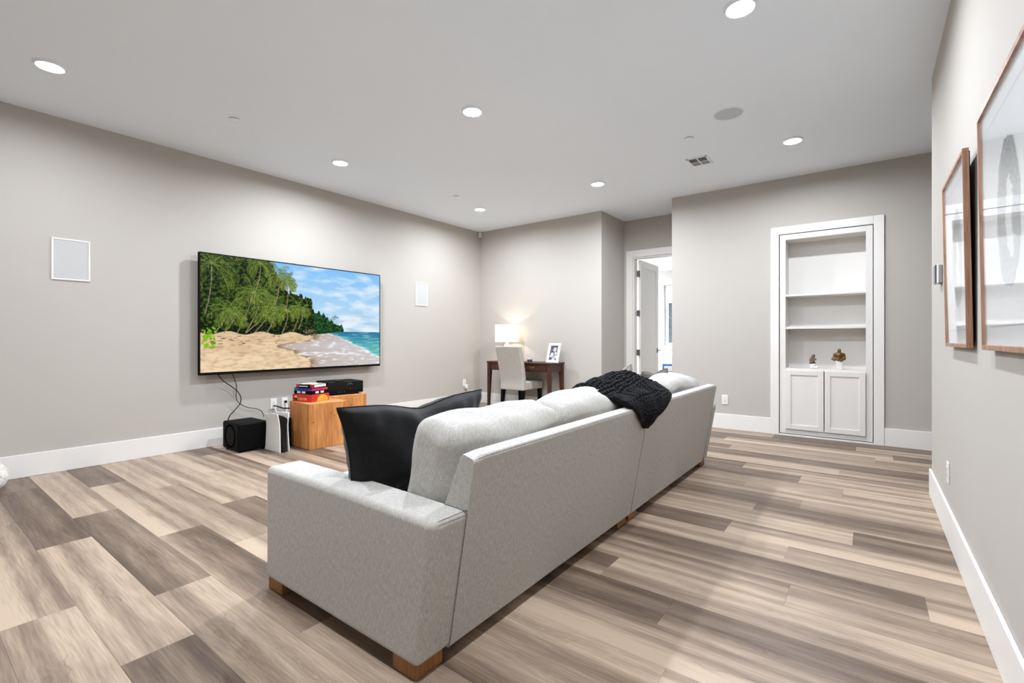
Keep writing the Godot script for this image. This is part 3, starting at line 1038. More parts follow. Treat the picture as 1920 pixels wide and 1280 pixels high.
# ---------------------------------------------------------------- ceiling fittings
func ceiling_things() -> void:
	var where := [[-4.56, -0.70, "white recessed downlight above the near end of the television wall", 2.2],
		[-2.65, -0.70, "white recessed downlight above the floor beside the near sofa arm", 2.5],
		[-0.585, -0.70, "white recessed downlight above the gap between sofa back and nearest framed print", 2.7],
		[-4.555, -2.968, "white recessed downlight straight above the television", 2.5],
		[-2.645, -2.962, "white recessed downlight in the middle of the ceiling, above the front of the sofa", 4.4],
		[-0.587, -2.96, "white recessed downlight above the aisle behind the sofa, nearest the framed prints", 1.65],
		[-4.55, -5.262, "white recessed downlight nearest the corner motion sensor and desk", 2.15],
		[-2.65, -5.27, "white recessed downlight nearest the alcove with the bedroom door", 3.7],
		[-0.58, -5.248, "white recessed downlight in front of the built-in bookcase", 2.05]]
	var proto: Node3D
	for e in where:
		var o: Node3D
		if proto == null:
			o = thing("downlight", e[2], "downlight", V(e[0], H, e[1]), 0.0, "recessed ceiling downlights")
			var r := MB.new()
			r.lathe([Vector2(0.070, -0.002), Vector2(0.073, -0.0155), Vector2(0.076, -0.0165), Vector2(0.086, -0.008), Vector2(0.090, -0.001), Vector2(0.090, 0.0)], V(0, 0, 0), 40)
			put("trim_ring", r, M.ceilwhite, o)
			var d := MB.new()
			d.lathe([Vector2(0.0, -0.006), Vector2(0.0705, -0.005), Vector2(0.0705, -0.001), Vector2(0.0, -0.001)], V(0, 0, 0), 40)
			put("lens", d, M.lens, o)
			proto = o
		else:
			o = proto.duplicate()
			o.name = numbered("downlight")
			add_child(o, true)
			o.position = V(e[0], H, e[1])
			o.set_meta("label", e[2])
		spot(o, e[3])
	# bedroom light, out of sight
	var bl := proto.duplicate()
	for c in bl.get_children():
		if c is Light3D:
			bl.remove_child(c)
	bl.name = numbered("downlight")
	add_child(bl, true)
	bl.position = V(-4.8, 2.76, -9.8)
	bl.set_meta("label", "recessed downlight in the bedroom ceiling past the open door")
	bl.set_meta("group", "bedroom ceiling lights")
	spot(bl, 26.0)
	# speaker
	var s := thing("ceiling_speaker", "round white in-ceiling speaker with grey mesh grille", "speaker", V(-0.946, H, -4.31))
	var r := MB.new()
	r.lathe([Vector2(0.112, -0.003), Vector2(0.114, -0.006), Vector2(0.122, -0.005), Vector2(0.124, 0.0)], V(0, 0, 0), 48)
	put("rim", r, M.ceilwhite, s)
	r = MB.new()
	r.lathe([Vector2(0.0, -0.005), Vector2(0.08, -0.0045), Vector2(0.113, -0.003), Vector2(0.113, 0.0)], V(0, 0, 0), 48)
	put("grille", r, M.ceilgrille, s)
	# sprinkler covers
	var spots := [[-4.40, -1.833, "small flat white sprinkler cover on the ceiling before the wide television"], [-1.362, -4.611, "small flat white sprinkler cover beside the ceiling air vent"], [-4.413, -4.616, "small flat white sprinkler cover near the corner downlight above the desk side"]]
	var cover: Node3D
	for e in spots:
		if cover == null:
			cover = thing("sprinkler_cover", e[2], "sprinkler cover", V(e[0], H, e[1]), 0.0, "ceiling sprinkler covers")
			r = MB.new()
			r.lathe([Vector2(0.0, -0.010), Vector2(0.038, -0.010), Vector2(0.041, -0.008), Vector2(0.041, -0.005)], V(0, 0, 0), 32)
			put("cap", r, M.ceil, cover)
			r = MB.new()
			r.lathe([Vector2(0.034, -0.006), Vector2(0.034, 0.0)], V(0, 0, 0), 32)
			put("collar", r, M.darkgrey, cover)
		else:
			var o := cover.duplicate()
			o.name = numbered("sprinkler_cover")
			add_child(o, true)
			o.position = V(e[0], H, e[1])
			o.set_meta("label", e[2])
	# air vent: four quarters of louvres that blow in four directions
	var a := thing("air_vent", "square white ceiling air vent with four louvred quarters", "air vent", V(-1.448, H, -5.27))
	r = MB.new()
	var q := 0.105
	var w := 0.128
	for e in [[-q, -w, q, -w + 0.018], [-q, w - 0.018, q, w], [-q, -w, -q + 0.018, w], [q - 0.018, -w, q, w], [-q, -0.006, q, 0.006], [-0.006, -w, 0.006, w]]:
		r.box(V(e[0], -0.008, e[1]), V(e[2], 0.0, e[3]), 0.001)
	put("frame", r, M.ceilwhite, a)
	put("duct", bx(V(-q + 0.01, -0.0015, -w + 0.01), V(q - 0.01, -0.0005, w - 0.01)), M.darkgrey, a)
	for sx in [-1, 1]:
		for sz in [-1, 1]:
			for i in 5:
				var m := MB.new()
				var zc: float = sz * (0.018 + i * 0.0195)
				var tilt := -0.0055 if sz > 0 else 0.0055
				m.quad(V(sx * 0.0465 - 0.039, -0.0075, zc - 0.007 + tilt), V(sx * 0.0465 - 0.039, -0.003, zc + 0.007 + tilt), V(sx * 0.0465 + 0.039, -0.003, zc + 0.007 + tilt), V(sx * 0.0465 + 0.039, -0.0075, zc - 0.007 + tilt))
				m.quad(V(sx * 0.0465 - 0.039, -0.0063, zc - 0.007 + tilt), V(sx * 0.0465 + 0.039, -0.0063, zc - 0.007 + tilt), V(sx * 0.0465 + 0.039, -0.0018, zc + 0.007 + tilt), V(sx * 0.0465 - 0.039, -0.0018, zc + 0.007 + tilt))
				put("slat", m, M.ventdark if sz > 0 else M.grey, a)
	# motion sensor in the corner
	var ms := thing("motion_sensor", "small white motion sensor high in the room corner", "sensor", V(-5.535, 2.955, -6.405), deg_to_rad(45))
	put("housing", bx(V(-0.027, -0.01, -0.020), V(0.027, 0.078, 0.024), 0.006), M.plastic, ms)
	put("sensor_window", bx(V(-0.015, 0.005, 0.020), V(0.015, 0.035, 0.0265), 0.003), M.grille, ms)

func spot(o: Node3D, e: float) -> void:
	var l := AreaLight3D.new()
	l.name = "lamp"
	l.light_color = Color(0.93, 0.96, 1.0)
	l.light_energy = e
	l.area_size = Vector2(0.09, 0.09)
	l.area_range = 14.0
	l.area_attenuation = 2.0
	l.shadow_enabled = true
	l.rotation.x = -PI / 2
	l.position = V(0, -0.0075, 0)
	o.add_child(l)

# ---------------------------------------------------------------- things on the walls
func outlet(label: String, at: Vector3, turn: float, cords := false) -> Node3D:  # faces +z before the turn
	var o := thing("outlet", label, "outlet", at, turn, "white wall outlets")
	put("plate", bx(V(-0.037, -0.06, 0), V(0.037, 0.06, 0.007), 0.003), M.plastic, o)
	put("socket", bx(V(-0.017, -0.034, 0.006), V(0.017, 0.034, 0.010), 0.002), M.white, o)
	for y in [-0.019, 0.019]:
		for x in [-0.006, 0.006]:
			put("slot", bx(V(x - 0.0012, y - 0.004, 0.0095), V(x + 0.0012, y + 0.004, 0.0105)), M.darkgrey, o)
	return o

func wall_things() -> void:
	for e in [[-0.988, 1.831, "rectangular white in-wall speaker alone on the near part of the television wall"], [-5.05, 1.835, "rectangular white in-wall speaker between television and room corner"]]:
		var s := thing("wall_speaker", e[2], "speaker", V(WX, e[1], e[0]), PI / 2, "in-wall speakers")
		var r := MB.new()
		for q in [[-0.127, -0.18, 0.127, -0.166], [-0.127, 0.166, 0.127, 0.18], [-0.127, -0.166, -0.113, 0.166], [0.113, -0.166, 0.127, 0.166]]:
			r.box(V(q[0], q[1], 0), V(q[2], q[3], 0.010), 0.002)
		put("frame", r, M.white, s)
		put("grille", bx(V(-0.113, -0.166, 0), V(0.113, 0.166, 0.006)), M.grille, s)
	outlet("white outlet behind the subwoofer and game console, under the television", V(WX, 0.382, -2.75), PI / 2)
	outlet("white outlet beside the wooden cubes, with a black plug in it", V(WX, 0.382, -2.883), PI / 2)
	outlet("white outlet on the television wall near the desk, with a white adapter", V(WX, 0.385, -6.03), PI / 2)
	outlet("white outlet on the back wall between sofa end and bookcase", V(-1.457, 0.37, BZ), 0.0)
	outlet("white outlet low on the wall below the framed prints", V(RX, 0.37, -3.705), -PI / 2)
	var a := thing("power_adapter", "white plug-in adapter hanging from the outlet near the desk", "adapter", V(WX + 0.011, 0.335, -6.05), PI / 2)
	put("body", bx(V(-0.025, -0.045, 0), V(0.025, 0.02, 0.04), 0.006), M.plastic, a)
	var c := MB.new()
	c.tube(curve([V(0.0, -0.03, 0.03), V(0.02, -0.09, 0.05), V(0.09, -0.07, 0.04), V(0.16, -0.12, 0.03), V(0.2, -0.3, 0.05)], 6), 0.004, 6)
	put("cable", c, M.plastic, a)
	put("plug", bx(V(0.10, -0.115, 0.02), V(0.18, -0.08, 0.05), 0.008), M.plastic, a)
	var t := thing("thermostat", "small grey thermostat with a dark face on the framed-print wall", "thermostat", V(RX, 1.55, -4.03), -PI / 2)
	put("base", bx(V(-0.05, -0.058, 0), V(0.05, 0.058, 0.018), 0.006), M.grey, t)
	put("body", bx(V(-0.054, -0.060, 0.016), V(0.054, 0.060, 0.030), 0.006), M.plastic, t)
	put("display", bx(V(-0.052, -0.058, 0.029), V(0.052, 0.058, 0.035), 0.004), M.blackgloss, t)

func television() -> void:
	var x := -5.45
	var t := thing("television", "wide black flat-screen television showing a palm beach", "television", V(WX, 1.40, -3.058))
	var y0 := 0.766
	var y1 := 2.033
	var z0 := -4.176
	var z1 := -1.938
	world("cabinet", bx(V(x - 0.045, y0, z0), V(x - 0.006, y1, z1), 0.004), M.black, t)
	var b := MB.new()
	b.box(V(x - 0.006, y0, z0), V(x + 0.001, y0 + 0.028, z1), 0.001)
	b.box(V(x - 0.006, y1 - 0.011, z0), V(x + 0.001, y1, z1), 0.001)
	b.box(V(x - 0.006, y0 + 0.028, z0), V(x + 0.001, y1 - 0.011, z0 + 0.010), 0.001)
	b.box(V(x - 0.006, y0 + 0.028, z1 - 0.010), V(x + 0.001, y1 - 0.011, z1), 0.001)
	world("bezel", b, M.black, t)
	var s := MB.new()
	s.quad(V(x - 0.003, y0 + 0.027, z1 - 0.009), V(x - 0.003, y0 + 0.027, z0 + 0.009), V(x - 0.003, y1 - 0.010, z0 + 0.009), V(x - 0.003, y1 - 0.010, z1 - 0.009))
	var m := mat(Color(0.01, 0.01, 0.01), 0.35, 0.0, 0.2)
	m.emission_enabled = true
	m.emission = Color(0, 0, 0)
	m.emission_operator = BaseMaterial3D.EMISSION_OP_ADD
	m.emission_texture = tex(beach_picture())
	m.emission_energy_multiplier = 0.95
	world("screen", s, m, t)
	var k := MB.new()
	k.box(V(WX, 1.0, -3.45), V(WX + 0.02, 1.7, -2.67), 0.003)
	k.box(V(WX + 0.02, 1.15, -3.3), V(x - 0.045, 1.25, -2.8), 0.003)
	k.box(V(WX + 0.02, 1.5, -3.3), V(x - 0.045, 1.6, -2.8), 0.003)
	world("wall_mount", k, M.black, t)
	var l := AreaLight3D.new()
	l.name = "screen_light"
	l.area_size = Vector2(2.2, 1.22)
	l.light_energy = 0.15
	l.light_color = Color(0.9, 0.95, 1.0)
	l.area_range = 10.0
	l.shadow_enabled = true
	t.add_child(l)
	l.position = V(x + 0.004 - WX, 0.0, 0)
	l.rotation.y = -PI / 2
	# the two cables under it
	var ca := thing("cable", "black cable curving from the television down to the top of the subwoofer", "cable", V(-5.5, 0.8, -2.14), 0.0, "cables below the television")
	var p := MB.new()
	p.tube(curve([V(-5.47, 0.766, -2.12), V(-5.48, 0.70, -2.17), V(-5.50, 0.63, -2.26), V(-5.50, 0.575, -2.32), V(-5.50, 0.50, -2.36), V(-5.50, 0.43, -2.35), V(-5.50, 0.37, -2.30), V(-5.52, 0.30, -2.25), V(-5.54, 0.20, -2.24)], 6), 0.0045, 6)
	world("cord", p, M.black, ca)
	ca = thing("cable", "thin black cable crossing behind the other and running towards the outlet", "cable", V(-5.5, 0.8, -2.26), 0.0, "cables below the television")
	p = MB.new()
	p.tube(curve([V(-5.48, 0.766, -2.265), V(-5.51, 0.70, -2.30), V(-5.52, 0.62, -2.325), V(-5.53, 0.56, -2.325), V(-5.53, 0.49, -2.325), V(-5.53, 0.43, -2.36), V(-5.53, 0.38, -2.44), V(-5.53, 0.35, -2.54), V(-5.53, 0.31, -2.60), V(-5.53, 0.25, -2.62)], 6), 0.0035, 6)
	world("cord", p, M.black, ca)

# ---------------------------------------------------------------- subwoofer, console, cubes, games, receiver
func media_corner() -> void:
	var s := thing("subwoofer", "black rounded cube subwoofer on the floor under the television", "subwoofer", V(-5.18, 0, -2.268))
	put("cabinet", soft_box(V(0, 0.155, 0), V(0.362, 0.275, 0.298), 0.02, 3), M.black, s)
	var g := MB.new()
	var turn := Basis(Vector3.RIGHT, PI / 2)
	g.lathe([Vector2(0.118, 0.0), Vector2(0.114, 0.006), Vector2(0.102, 0.004), Vector2(0.09, -0.010), Vector2(0.05, -0.012), Vector2(0.0, 0.002)].map(func(p): return Vector2(p.x, p.y)), V(0.0, 0.155, 0.149), 40, turn)
	put("driver", g, M.blackcloth, s)
	for x in [-0.14, 0.14]:
		for z in [-0.11, 0.11]:
			var f := MB.new()
			f.lathe([Vector2(0.016, 0.0), Vector2(0.018, 0.02)], V(x, 0, z), 16)
			f.lathe([Vector2(0.0, 0.0), Vector2(0.016, 0.0)], V(x, 0.0, z), 16, Basis(Vector3.RIGHT, PI))
			put("foot", f, M.blackcloth, s)
	# game console: two white curved side plates round a black core
	var c := thing("game_console", "white and black upright game console beside the subwoofer", "game console", V(-4.845, 0, -2.43))
	for sd in [1.0, -1.0]:
		var plate := func(q: Vector3) -> Vector3:
			var t := (q.y + 0.195) / 0.39
			var flare := 0.020 * pow(maxf(t - 0.55, 0.0) / 0.45, 2.0) + 0.006 * pow(1.0 - t, 2.0)
			var front := 0.03 * (1.0 - t) if q.x > 0.0 else 0.0
			if t > 0.97 and q.x < 0:
				flare -= 0.004
			return V(q.x + front - 0.02 * (1 - t) * (1.0 if q.x < 0 else 0.0), q.y - (0.012 if q.x < 0 and t > 0.9 else 0.0), q.z + sd * flare)
		var mb := MB.new()
		mb.soft(V(0, 0.195, sd * 0.040), V(0.255, 0.39, 0.012), 0.005, 2, Vector3i(6, 14, 1), plate)
		put("side_plate", mb, M.plastic, c)
	var core := func(q: Vector3) -> Vector3:
		var t := (q.y + 0.188) / 0.376
		return V(q.x + (0.030 * (1.0 - t) + 0.012 if q.x > 0.0 else 0.0), q.y - (0.05 * pow(absf(q.z - 0.034) / 0.068, 2.0) if t > 0.85 else 0.0), q.z * (0.62 + 0.75 * t * t))
	var cm := MB.new()
	cm.soft(V(-0.004, 0.188, 0), V(0.25, 0.372, 0.068), 0.010, 3, Vector3i(2, 10, 6), core)
	put("core", cm, M.blackgloss, c)
	var d := thing("black_box", "plain black upright box between game console and wooden cubes", "box", V(-4.985, 0, -2.555))
	put("body", soft_box(V(0, 0.152, 0), V(0.15, 0.300, 0.125), 0.006, 2), M.black, d)
	var ft := MB.new()
	ft.lathe([Vector2(0.05, 0.0), Vector2(0.05, 0.006)], V(0, 0, 0), 24)
	put("foot", ft, M.blackcloth, d)
	# wooden cubes
	var cube := thing("wooden_cube", "knotty orange-brown wooden cube holding the stacked board games", "side table", V(-4.775, 0, -2.842), deg_to_rad(-3.0), "solid wood cube tables")
	put("body", soft_box(V(0, 0.236, 0), V(0.43, 0.472, 0.42), 0.005, 2), M.cube, cube)
	var two := cube.duplicate()
	two.name = numbered("wooden_cube")
	add_child(two, true)
	two.position = V(-5.165, 0, -3.36)
	two.rotation.y = deg_to_rad(-6.0)
	two.scale = V(1.0, 1.0, 1.13)
	two.set_meta("label", "orange-brown wooden cube set back by the wall under the black receiver")
	# board games
	var red := mat(Color(0.74, 0.13, 0.13), 0.4)
	var b := thing("board_game", "red and yellow board game box at the bottom of the stack", "board game", V(-4.845, 0.472, -2.80), deg_to_rad(14.0), "stacked board games")
	put("box", bx(V(-0.135, 0, -0.125), V(0.135, 0.078, 0.125), 0.002), red, b)
	var yl := MB.new()
	var sun := []
	for i in 13:
		sun.append(PI * i / 12.0)
	for i in 12:
		var a0: float = sun[i]
		var a1: float = sun[i + 1]
		yl.quad(V(0.1355, 0.004, -0.03), V(0.1355, 0.004 + 0.066 * sin(a0), 0.08 - 0.03 + 0.0 - 0.09 * (1.0 - cos(a0)) * 0.9), V(0.1355, 0.004 + 0.066 * sin(a1), 0.05 - 0.09 * (1.0 - cos(a1)) * 0.9), V(0.1355, 0.004, -0.03))
	put("yellow_sun", yl, mat(Color(0.93, 0.66, 0.15), 0.5), b)
	put("emblem", bx(V(-0.105, 0.016, 0.124), V(-0.065, 0.056, 0.1262)), mat(Color(0.12, 0.14, 0.07), 0.5), b)
	put("emblem", bx(V(-0.103, 0.042, 0.1255), V(-0.067, 0.062, 0.1266)), mat(Color(0.93, 0.75, 0.35), 0.5), b)
	letters("CATAN", V(0.005, 0.030, 0.1255), 0.0, 0.026, mat(Color(0.95, 0.72, 0.45), 0.5), b)
	letters("CATAN", V(0.1358, 0.030, -0.075), PI / 2, 0.026, mat(Color(0.92, 0.45, 0.38), 0.5), b)
	b = thing("board_game", "black board game box with white label strips, middle of the stack", "board game", V(-4.845, 0.550, -2.803), deg_to_rad(13.0), "stacked board games")
	put("box", bx(V(-0.13, 0, -0.112), V(0.125, 0.066, 0.112), 0.002), M.black, b)
	var cols := [Color(0.10, 0.38, 0.68), Color(0.05, 0.20, 0.56), Color(0.07, 0.16, 0.48), Color(0.33, 0.14, 0.45)]
	for i in 4:
		put("colour_band", bx(V(-0.128 + i * 0.063, 0.038, 0.110), V(-0.065 + i * 0.063, 0.064, 0.1125)), mat(cols[i], 0.5), b)
	cols = [Color(0.62, 0.14, 0.45), Color(0.72, 0.05, 0.30), Color(0.76, 0.12, 0.22)]
	for i in 3:
		put("colour_band", bx(V(0.123, 0.040, 0.11 - 0.073 * (i + 1)), V(0.1255, 0.064, 0.11 - 0.073 * i)), mat(cols[i], 0.5), b)
	for e in [[-0.085, -0.035], [-0.015, 0.035]]:
		put("label_strip", bx(V(e[0], 0.010, 0.1115), V(e[1], 0.031, 0.1128)), M.white, b)
	for e in [[0.06, 0.015], [-0.01, -0.055]]:
		put("label_strip", bx(V(0.1245, 0.010, e[1]), V(0.1258, 0.031, e[0])), M.white, b)
	b = thing("board_game", "thin black and white game box with red corners, topmost of the stack", "board game", V(-4.858, 0.616, -2.81), deg_to_rad(18.0), "stacked board games")
	put("box", bx(V(-0.11, 0, -0.10), V(0.11, 0.038, 0.10), 0.002), M.black, b)
	put("lid_print", bx(V(-0.108, 0.037, -0.098), V(0.108, 0.0388, 0.098)), tri(mat(Color(1, 1, 1), 0.4), scribble(), V(4, 4, 4)), b)
	put("label_strip", bx(V(-0.07, 0.012, 0.099), V(0.045, 0.022, 0.1008)), M.white, b)
	put("label_strip", bx(V(0.109, 0.006, -0.10), V(0.1108, 0.034, 0.075)), M.white, b)
	put("red_corner", bx(V(-0.111, 0.004, 0.098), V(-0.075, 0.034, 0.101)), red, b)
	put("red_corner", bx(V(0.076, 0.004, 0.076), V(0.1115, 0.034, 0.101)), red, b)
	# receiver
	var r := thing("receiver", "black audio receiver with a round volume knob on the rear wooden cube", "receiver", V(-5.19, 0.472, -3.375), deg_to_rad(-8.0))
	put("chassis", bx(V(-0.17, 0.016, -0.217), V(0.165, 0.158, 0.217), 0.003), M.black, r)
	put("front_panel", bx(V(0.165, 0.018, -0.217), V(0.178, 0.156, 0.217), 0.004), M.blackgloss, r)
	put("control_strip", bx(V(0.178, 0.024, -0.21), V(0.181, 0.052, 0.21), 0.001), M.black, r)
	var k := MB.new()
	k.lathe([Vector2(0.032, 0.0), Vector2(0.030, 0.022), Vector2(0.026, 0.026), Vector2(0.0, 0.026)], V(0.178, 0.100, -0.045), 28, Basis(Vector3.FORWARD, PI / 2))
	put("knob", k, M.blackgloss, r)
	k = MB.new()
	k.lathe([Vector2(0.034, 0.0), Vector2(0.040, 0.003), Vector2(0.033, 0.006)], V(0.178, 0.100, -0.045), 28, Basis(Vector3.FORWARD, PI / 2))
	put("knob_ring", k, M.darkgrey, r)
	for z in [0.10, 0.07, 0.03]:
		k = MB.new()
		k.lathe([Vector2(0.006, 0.0), Vector2(0.006, 0.004), Vector2(0.0, 0.004)], V(0.181, 0.038, z), 12, Basis(Vector3.FORWARD, PI / 2))
		put("button", k, M.steel, r)
	for x in [-0.12, 0.12]:
		for z in [-0.16, 0.16]:
			k = MB.new()
			k.lathe([Vector2(0.0, 0.0), Vector2(0.024, 0.0), Vector2(0.026, 0.016)], V(x, 0, z), 18)
			put("foot", k, M.black, r)
	var rc := thing("remote_control", "slim black remote control lying on the receiver", "remote control", V(-5.08, 0.630, -3.30), deg_to_rad(30.0))
	put("body", bx(V(-0.025, 0, -0.085), V(0.025, 0.014, 0.085), 0.004), M.blackgloss, rc)
	for i in 4:
		put("button", bx(V(-0.012, 0.0135, -0.06 + i * 0.03), V(0.012, 0.0155, -0.045 + i * 0.03), 0.001), M.darkgrey, rc)
	# cords behind the console
	var ca := thing("cord", "black cord looping from the outlet over the game console", "cord", V(-5.3, 0.4, -2.7))
	var p := MB.new()
	p.tube(curve([V(WX + 0.012, 0.36, -2.75), V(-5.49, 0.36, -2.75), V(-5.40, 0.345, -2.77), V(-5.28, 0.35, -2.78), V(-5.20, 0.35, -2.85), V(-5.18, 0.25, -2.88)], 6), 0.007, 6)
	world("cable", p, M.black, ca)
	ca = thing("cord", "white cord with two plugs hanging below the outlet by the console", "cord", V(-5.3, 0.4, -2.7))
	p = MB.new()
	p.tube(curve([V(WX + 0.012, 0.345, -2.745), V(-5.50, 0.335, -2.735), V(-5.44, 0.30, -2.72), V(-5.42, 0.2, -2.70), V(-5.44, 0.05, -2.68)], 6), 0.006, 6)
	p.tube(curve([V(WX + 0.012, 0.365, -2.885), V(-5.50, 0.345, -2.875), V(-5.46, 0.29, -2.85), V(-5.43, 0.2, -2.80), V(-5.44, 0.05, -2.78)], 6), 0.006, 6)
	world("cable", p, M.plastic, ca)
	var plug := thing("plug", "black plug pushed into the outlet beside the cubes", "plug", V(WX + 0.0105, 0.395, -2.885), PI / 2)
	put("body", bx(V(-0.012, -0.012, 0), V(0.012, 0.012, 0.03), 0.004), M.black, plug)

func soft_box(c: Vector3, s: Vector3, r: float, m := 2, k := Vector3i(1, 1, 1), deform = null) -> MB:
	var mb := MB.new()
	mb.soft(c, s, r, m, k, deform)
	return mb

func scribble() -> ImageTexture:
	var im := Image.create(96, 96, false, Image.FORMAT_RGB8)
	im.fill(Color(0.80, 0.79, 0.76))
	for i in 22:
		var p := Vector2(rng.randf() * 96, rng.randf() * 96)
		stroke(im, p, p + Vector2(rng.randf_range(-26, 26), rng.randf_range(-18, 18)), rng.randf_range(1.5, 4.5), Color(0.12, 0.12, 0.13) if i % 3 else Color(0.95, 0.95, 0.94))
	for i in 3:
		dab(im, rng.randf() * 96, rng.randf() * 96, 7, Color(0.75, 0.12, 0.14))
	return tex(im)

func letters(text: String, at: Vector3, turn: float, height: float, m: Material, parent: Node3D) -> void:
	var t := TextMesh.new()
	t.text = text
	var f := SystemFont.new()
	f.font_names = PackedStringArray(["Droid Serif"])
	f.font_weight = 700
	t.font = f
	t.font_size = 48
	t.pixel_size = height / 34.0
	t.depth = 0.0006
	t.material = m
	var o := MeshInstance3D.new()
	o.mesh = t
	o.name = "lettering"
	parent.add_child(o, true)
	o.position = at
	o.rotation.y = turn

# ---------------------------------------------------------------- writing desk, chair, lamp
func desk_corner() -> void:
	var d := thing("writing_desk", "dark brown wooden writing desk with drawer against the back wall", "desk", V(-4.43, 0, -6.21))
	var x0 := -5.04
	var x1 := -3.80
	var z0 := -6.422
	var z1 := -5.995
	world("desk_top", bx(V(x0, 0.752, z0), V(x1, 0.775, z1), 0.003), M.desk, d)
	for e in [[x0 + 0.008, z1 - 0.068, 1, 1], [x1 - 0.068, z1 - 0.068, -1, 1], [x0 + 0.008, z0 + 0.008, 1, -1], [x1 - 0.068, z0 + 0.008, -1, -1]]:
		var cx: float = e[0] + 0.03
		var cz: float = e[1] + 0.03
		var ex: float = e[2]
		var ez: float = e[3]
		var taper := func(q: Vector3) -> Vector3:
			var t := clampf((0.25 - q.y) / 0.626, 0.0, 1.0) * 0.42
			return V(q.x + (-ex * 0.03 - q.x) * t, q.y, q.z + (ez * 0.03 - q.z) * t)
		world("leg", soft_box(V(cx, 0.376, cz), V(0.06, 0.752, 0.06), 0.003, 1, Vector3i(1, 6, 1), taper), M.desk, d)
	var a := MB.new()
	a.box(V(x0 + 0.066, 0.635, z0 + 0.018), V(x1 - 0.066, 0.752, z0 + 0.036), 0.001)
	a.box(V(x0 + 0.018, 0.635, z0 + 0.066), V(x0 + 0.036, 0.752, z1 - 0.066), 0.001)
	a.box(V(x1 - 0.036, 0.635, z0 + 0.066), V(x1 - 0.018, 0.752, z1 - 0.066), 0.001)
	a.box(V(x0 + 0.066, 0.635, z1 - 0.036), V(x1 - 0.066, 0.752, z1 - 0.022), 0.001)
	world("apron", a, M.desk, d)
	for k in 2:
		var c := lerpf(x0, x1, 0.27 + 0.46 * k)
		var dr := world("drawer", bx(V(c - 0.25, 0.648, z1 - 0.024), V(c + 0.25, 0.742, z1 - 0.012), 0.002), M.desk, d)
		world("drawer_pull", bx(V(c - 0.045, 0.682, z1 - 0.013), V(c + 0.045, 0.712, z1 - 0.008), 0.002), M.bronze, dr)
	# chair: tall padded back leaning towards the room
	var ch := thing("dining_chair", "upholstered light grey high-back chair with black legs at the desk", "chair", V(-4.37, 0, -6.05))
	var lean := func(q: Vector3) -> Vector3:
		var y: float = q.y + 0.34
		var t := clampf((y - 0.12) / 0.56, 0.0, 1.0)
		return V(q.x * (1.0 + 0.05 * t) - 0.0, q.y, q.z + 0.125 * pow(t, 1.25))
	world("backrest", soft_box(V(-4.408, 0.69, -5.885), V(0.45, 0.68, 0.085), 0.018, 3, Vector3i(3, 12, 1), lean), M.chaircloth, ch)
	var crown := func(q: Vector3) -> Vector3:
		var lift := 0.014 * (1.0 - pow(absf(q.x) / 0.23, 2.0)) * (1.0 - pow(absf(q.z) / 0.23, 2.0))
		return V(q.x, q.y + (maxf(lift, 0.0) if q.y > 0 else 0.0), q.z)
	world("seat", soft_box(V(-4.408, 0.415, -6.145), V(0.45, 0.125, 0.47), 0.022, 3, Vector3i(6, 1, 6), crown), M.chaircloth, ch)
	for e in [[-1, 1], [1, 1], [-1, -1], [1, -1]]:
		var lx: float = -4.408 + e[0] * 0.19
		var lz: float = -5.885 if e[1] > 0 else -6.34
		var ez: float = e[1]
		var ex: float = e[0]
		var splay := func(q: Vector3) -> Vector3:
			var t := (0.18 - q.y) / 0.36
			return V(q.x * (1.0 - 0.35 * t) + ex * 0.004 * t, q.y, q.z * (1.0 - 0.3 * t) + (0.035 * t if ez > 0 else 0.0))
		world("leg", soft_box(V(lx, 0.18, lz), V(0.056, 0.36, 0.056), 0.003, 1, Vector3i(1, 4, 1), splay), M.black, ch)
	# lamp
	var l := thing("table_lamp", "lit table lamp with a white drum shade behind the chair", "lamp", V(-4.775, 0.775, -6.205))
	var b := MB.new()
	b.lathe([Vector2(0.0, 0.0), Vector2(0.075, 0.0), Vector2(0.078, 0.012), Vector2(0.03, 0.022), Vector2(0.045, 0.08), Vector2(0.075, 0.15), Vector2(0.07, 0.21), Vector2(0.04, 0.27), Vector2(0.022, 0.30), Vector2(0.020, 0.325), Vector2(0.0, 0.325)], V(0, 0, 0), 36)
	put("base", b, mat(Color(0.92, 0.92, 0.91), 0.2), l)
	b = MB.new()
	b.tube([V(0, 0.32, 0), V(0, 0.38, 0)], 0.007, 8)
	for i in 3:
		var a2 := TAU * i / 3.0
		b.tube([V(0, 0.345, 0), V(cos(a2) * 0.19, 0.345, sin(a2) * 0.19)], 0.002, 6)
	put("harp", b, M.steel, l)
	var sh := mat(Color(0.97, 0.96, 0.94), 0.9)
	sh.backlight_enabled = true
	sh.backlight = Color(0.95, 0.93, 0.88)
	b = MB.new()
	b.lathe([Vector2(0.196, 0.315), Vector2(0.196, 0.598)], V(0, 0, 0), 56)
	put("lamp_shade", b, sh, l)
	b = MB.new()
	for y in [0.315, 0.598]:
		var ring := []
		for i in 56:
			ring.append(V(cos(TAU * i / 56.0) * 0.195, y, sin(TAU * i / 56.0) * 0.195))
		b.tube(ring, 0.0025, 6, true)
	put("shade_rim", b, M.white, l)
	var bulb := mat(Color(1, 1, 1), 0.3)
	bulb.emission_enabled = true
	bulb.emission = Color(1.0, 0.93, 0.82)
	bulb.emission_energy_multiplier = 6.0
	b = MB.new()
	b.lathe([Vector2(0.0, 0.375), Vector2(0.013, 0.378), Vector2(0.014, 0.40), Vector2(0.026, 0.425), Vector2(0.030, 0.45), Vector2(0.022, 0.472), Vector2(0.0, 0.48)], V(0, 0, 0), 20)
	put("bulb", b, bulb, l)
	var o := OmniLight3D.new()
	o.name = "bulb_light"
	o.light_color = Color(1.0, 0.93, 0.84)
	o.light_energy = 0.13
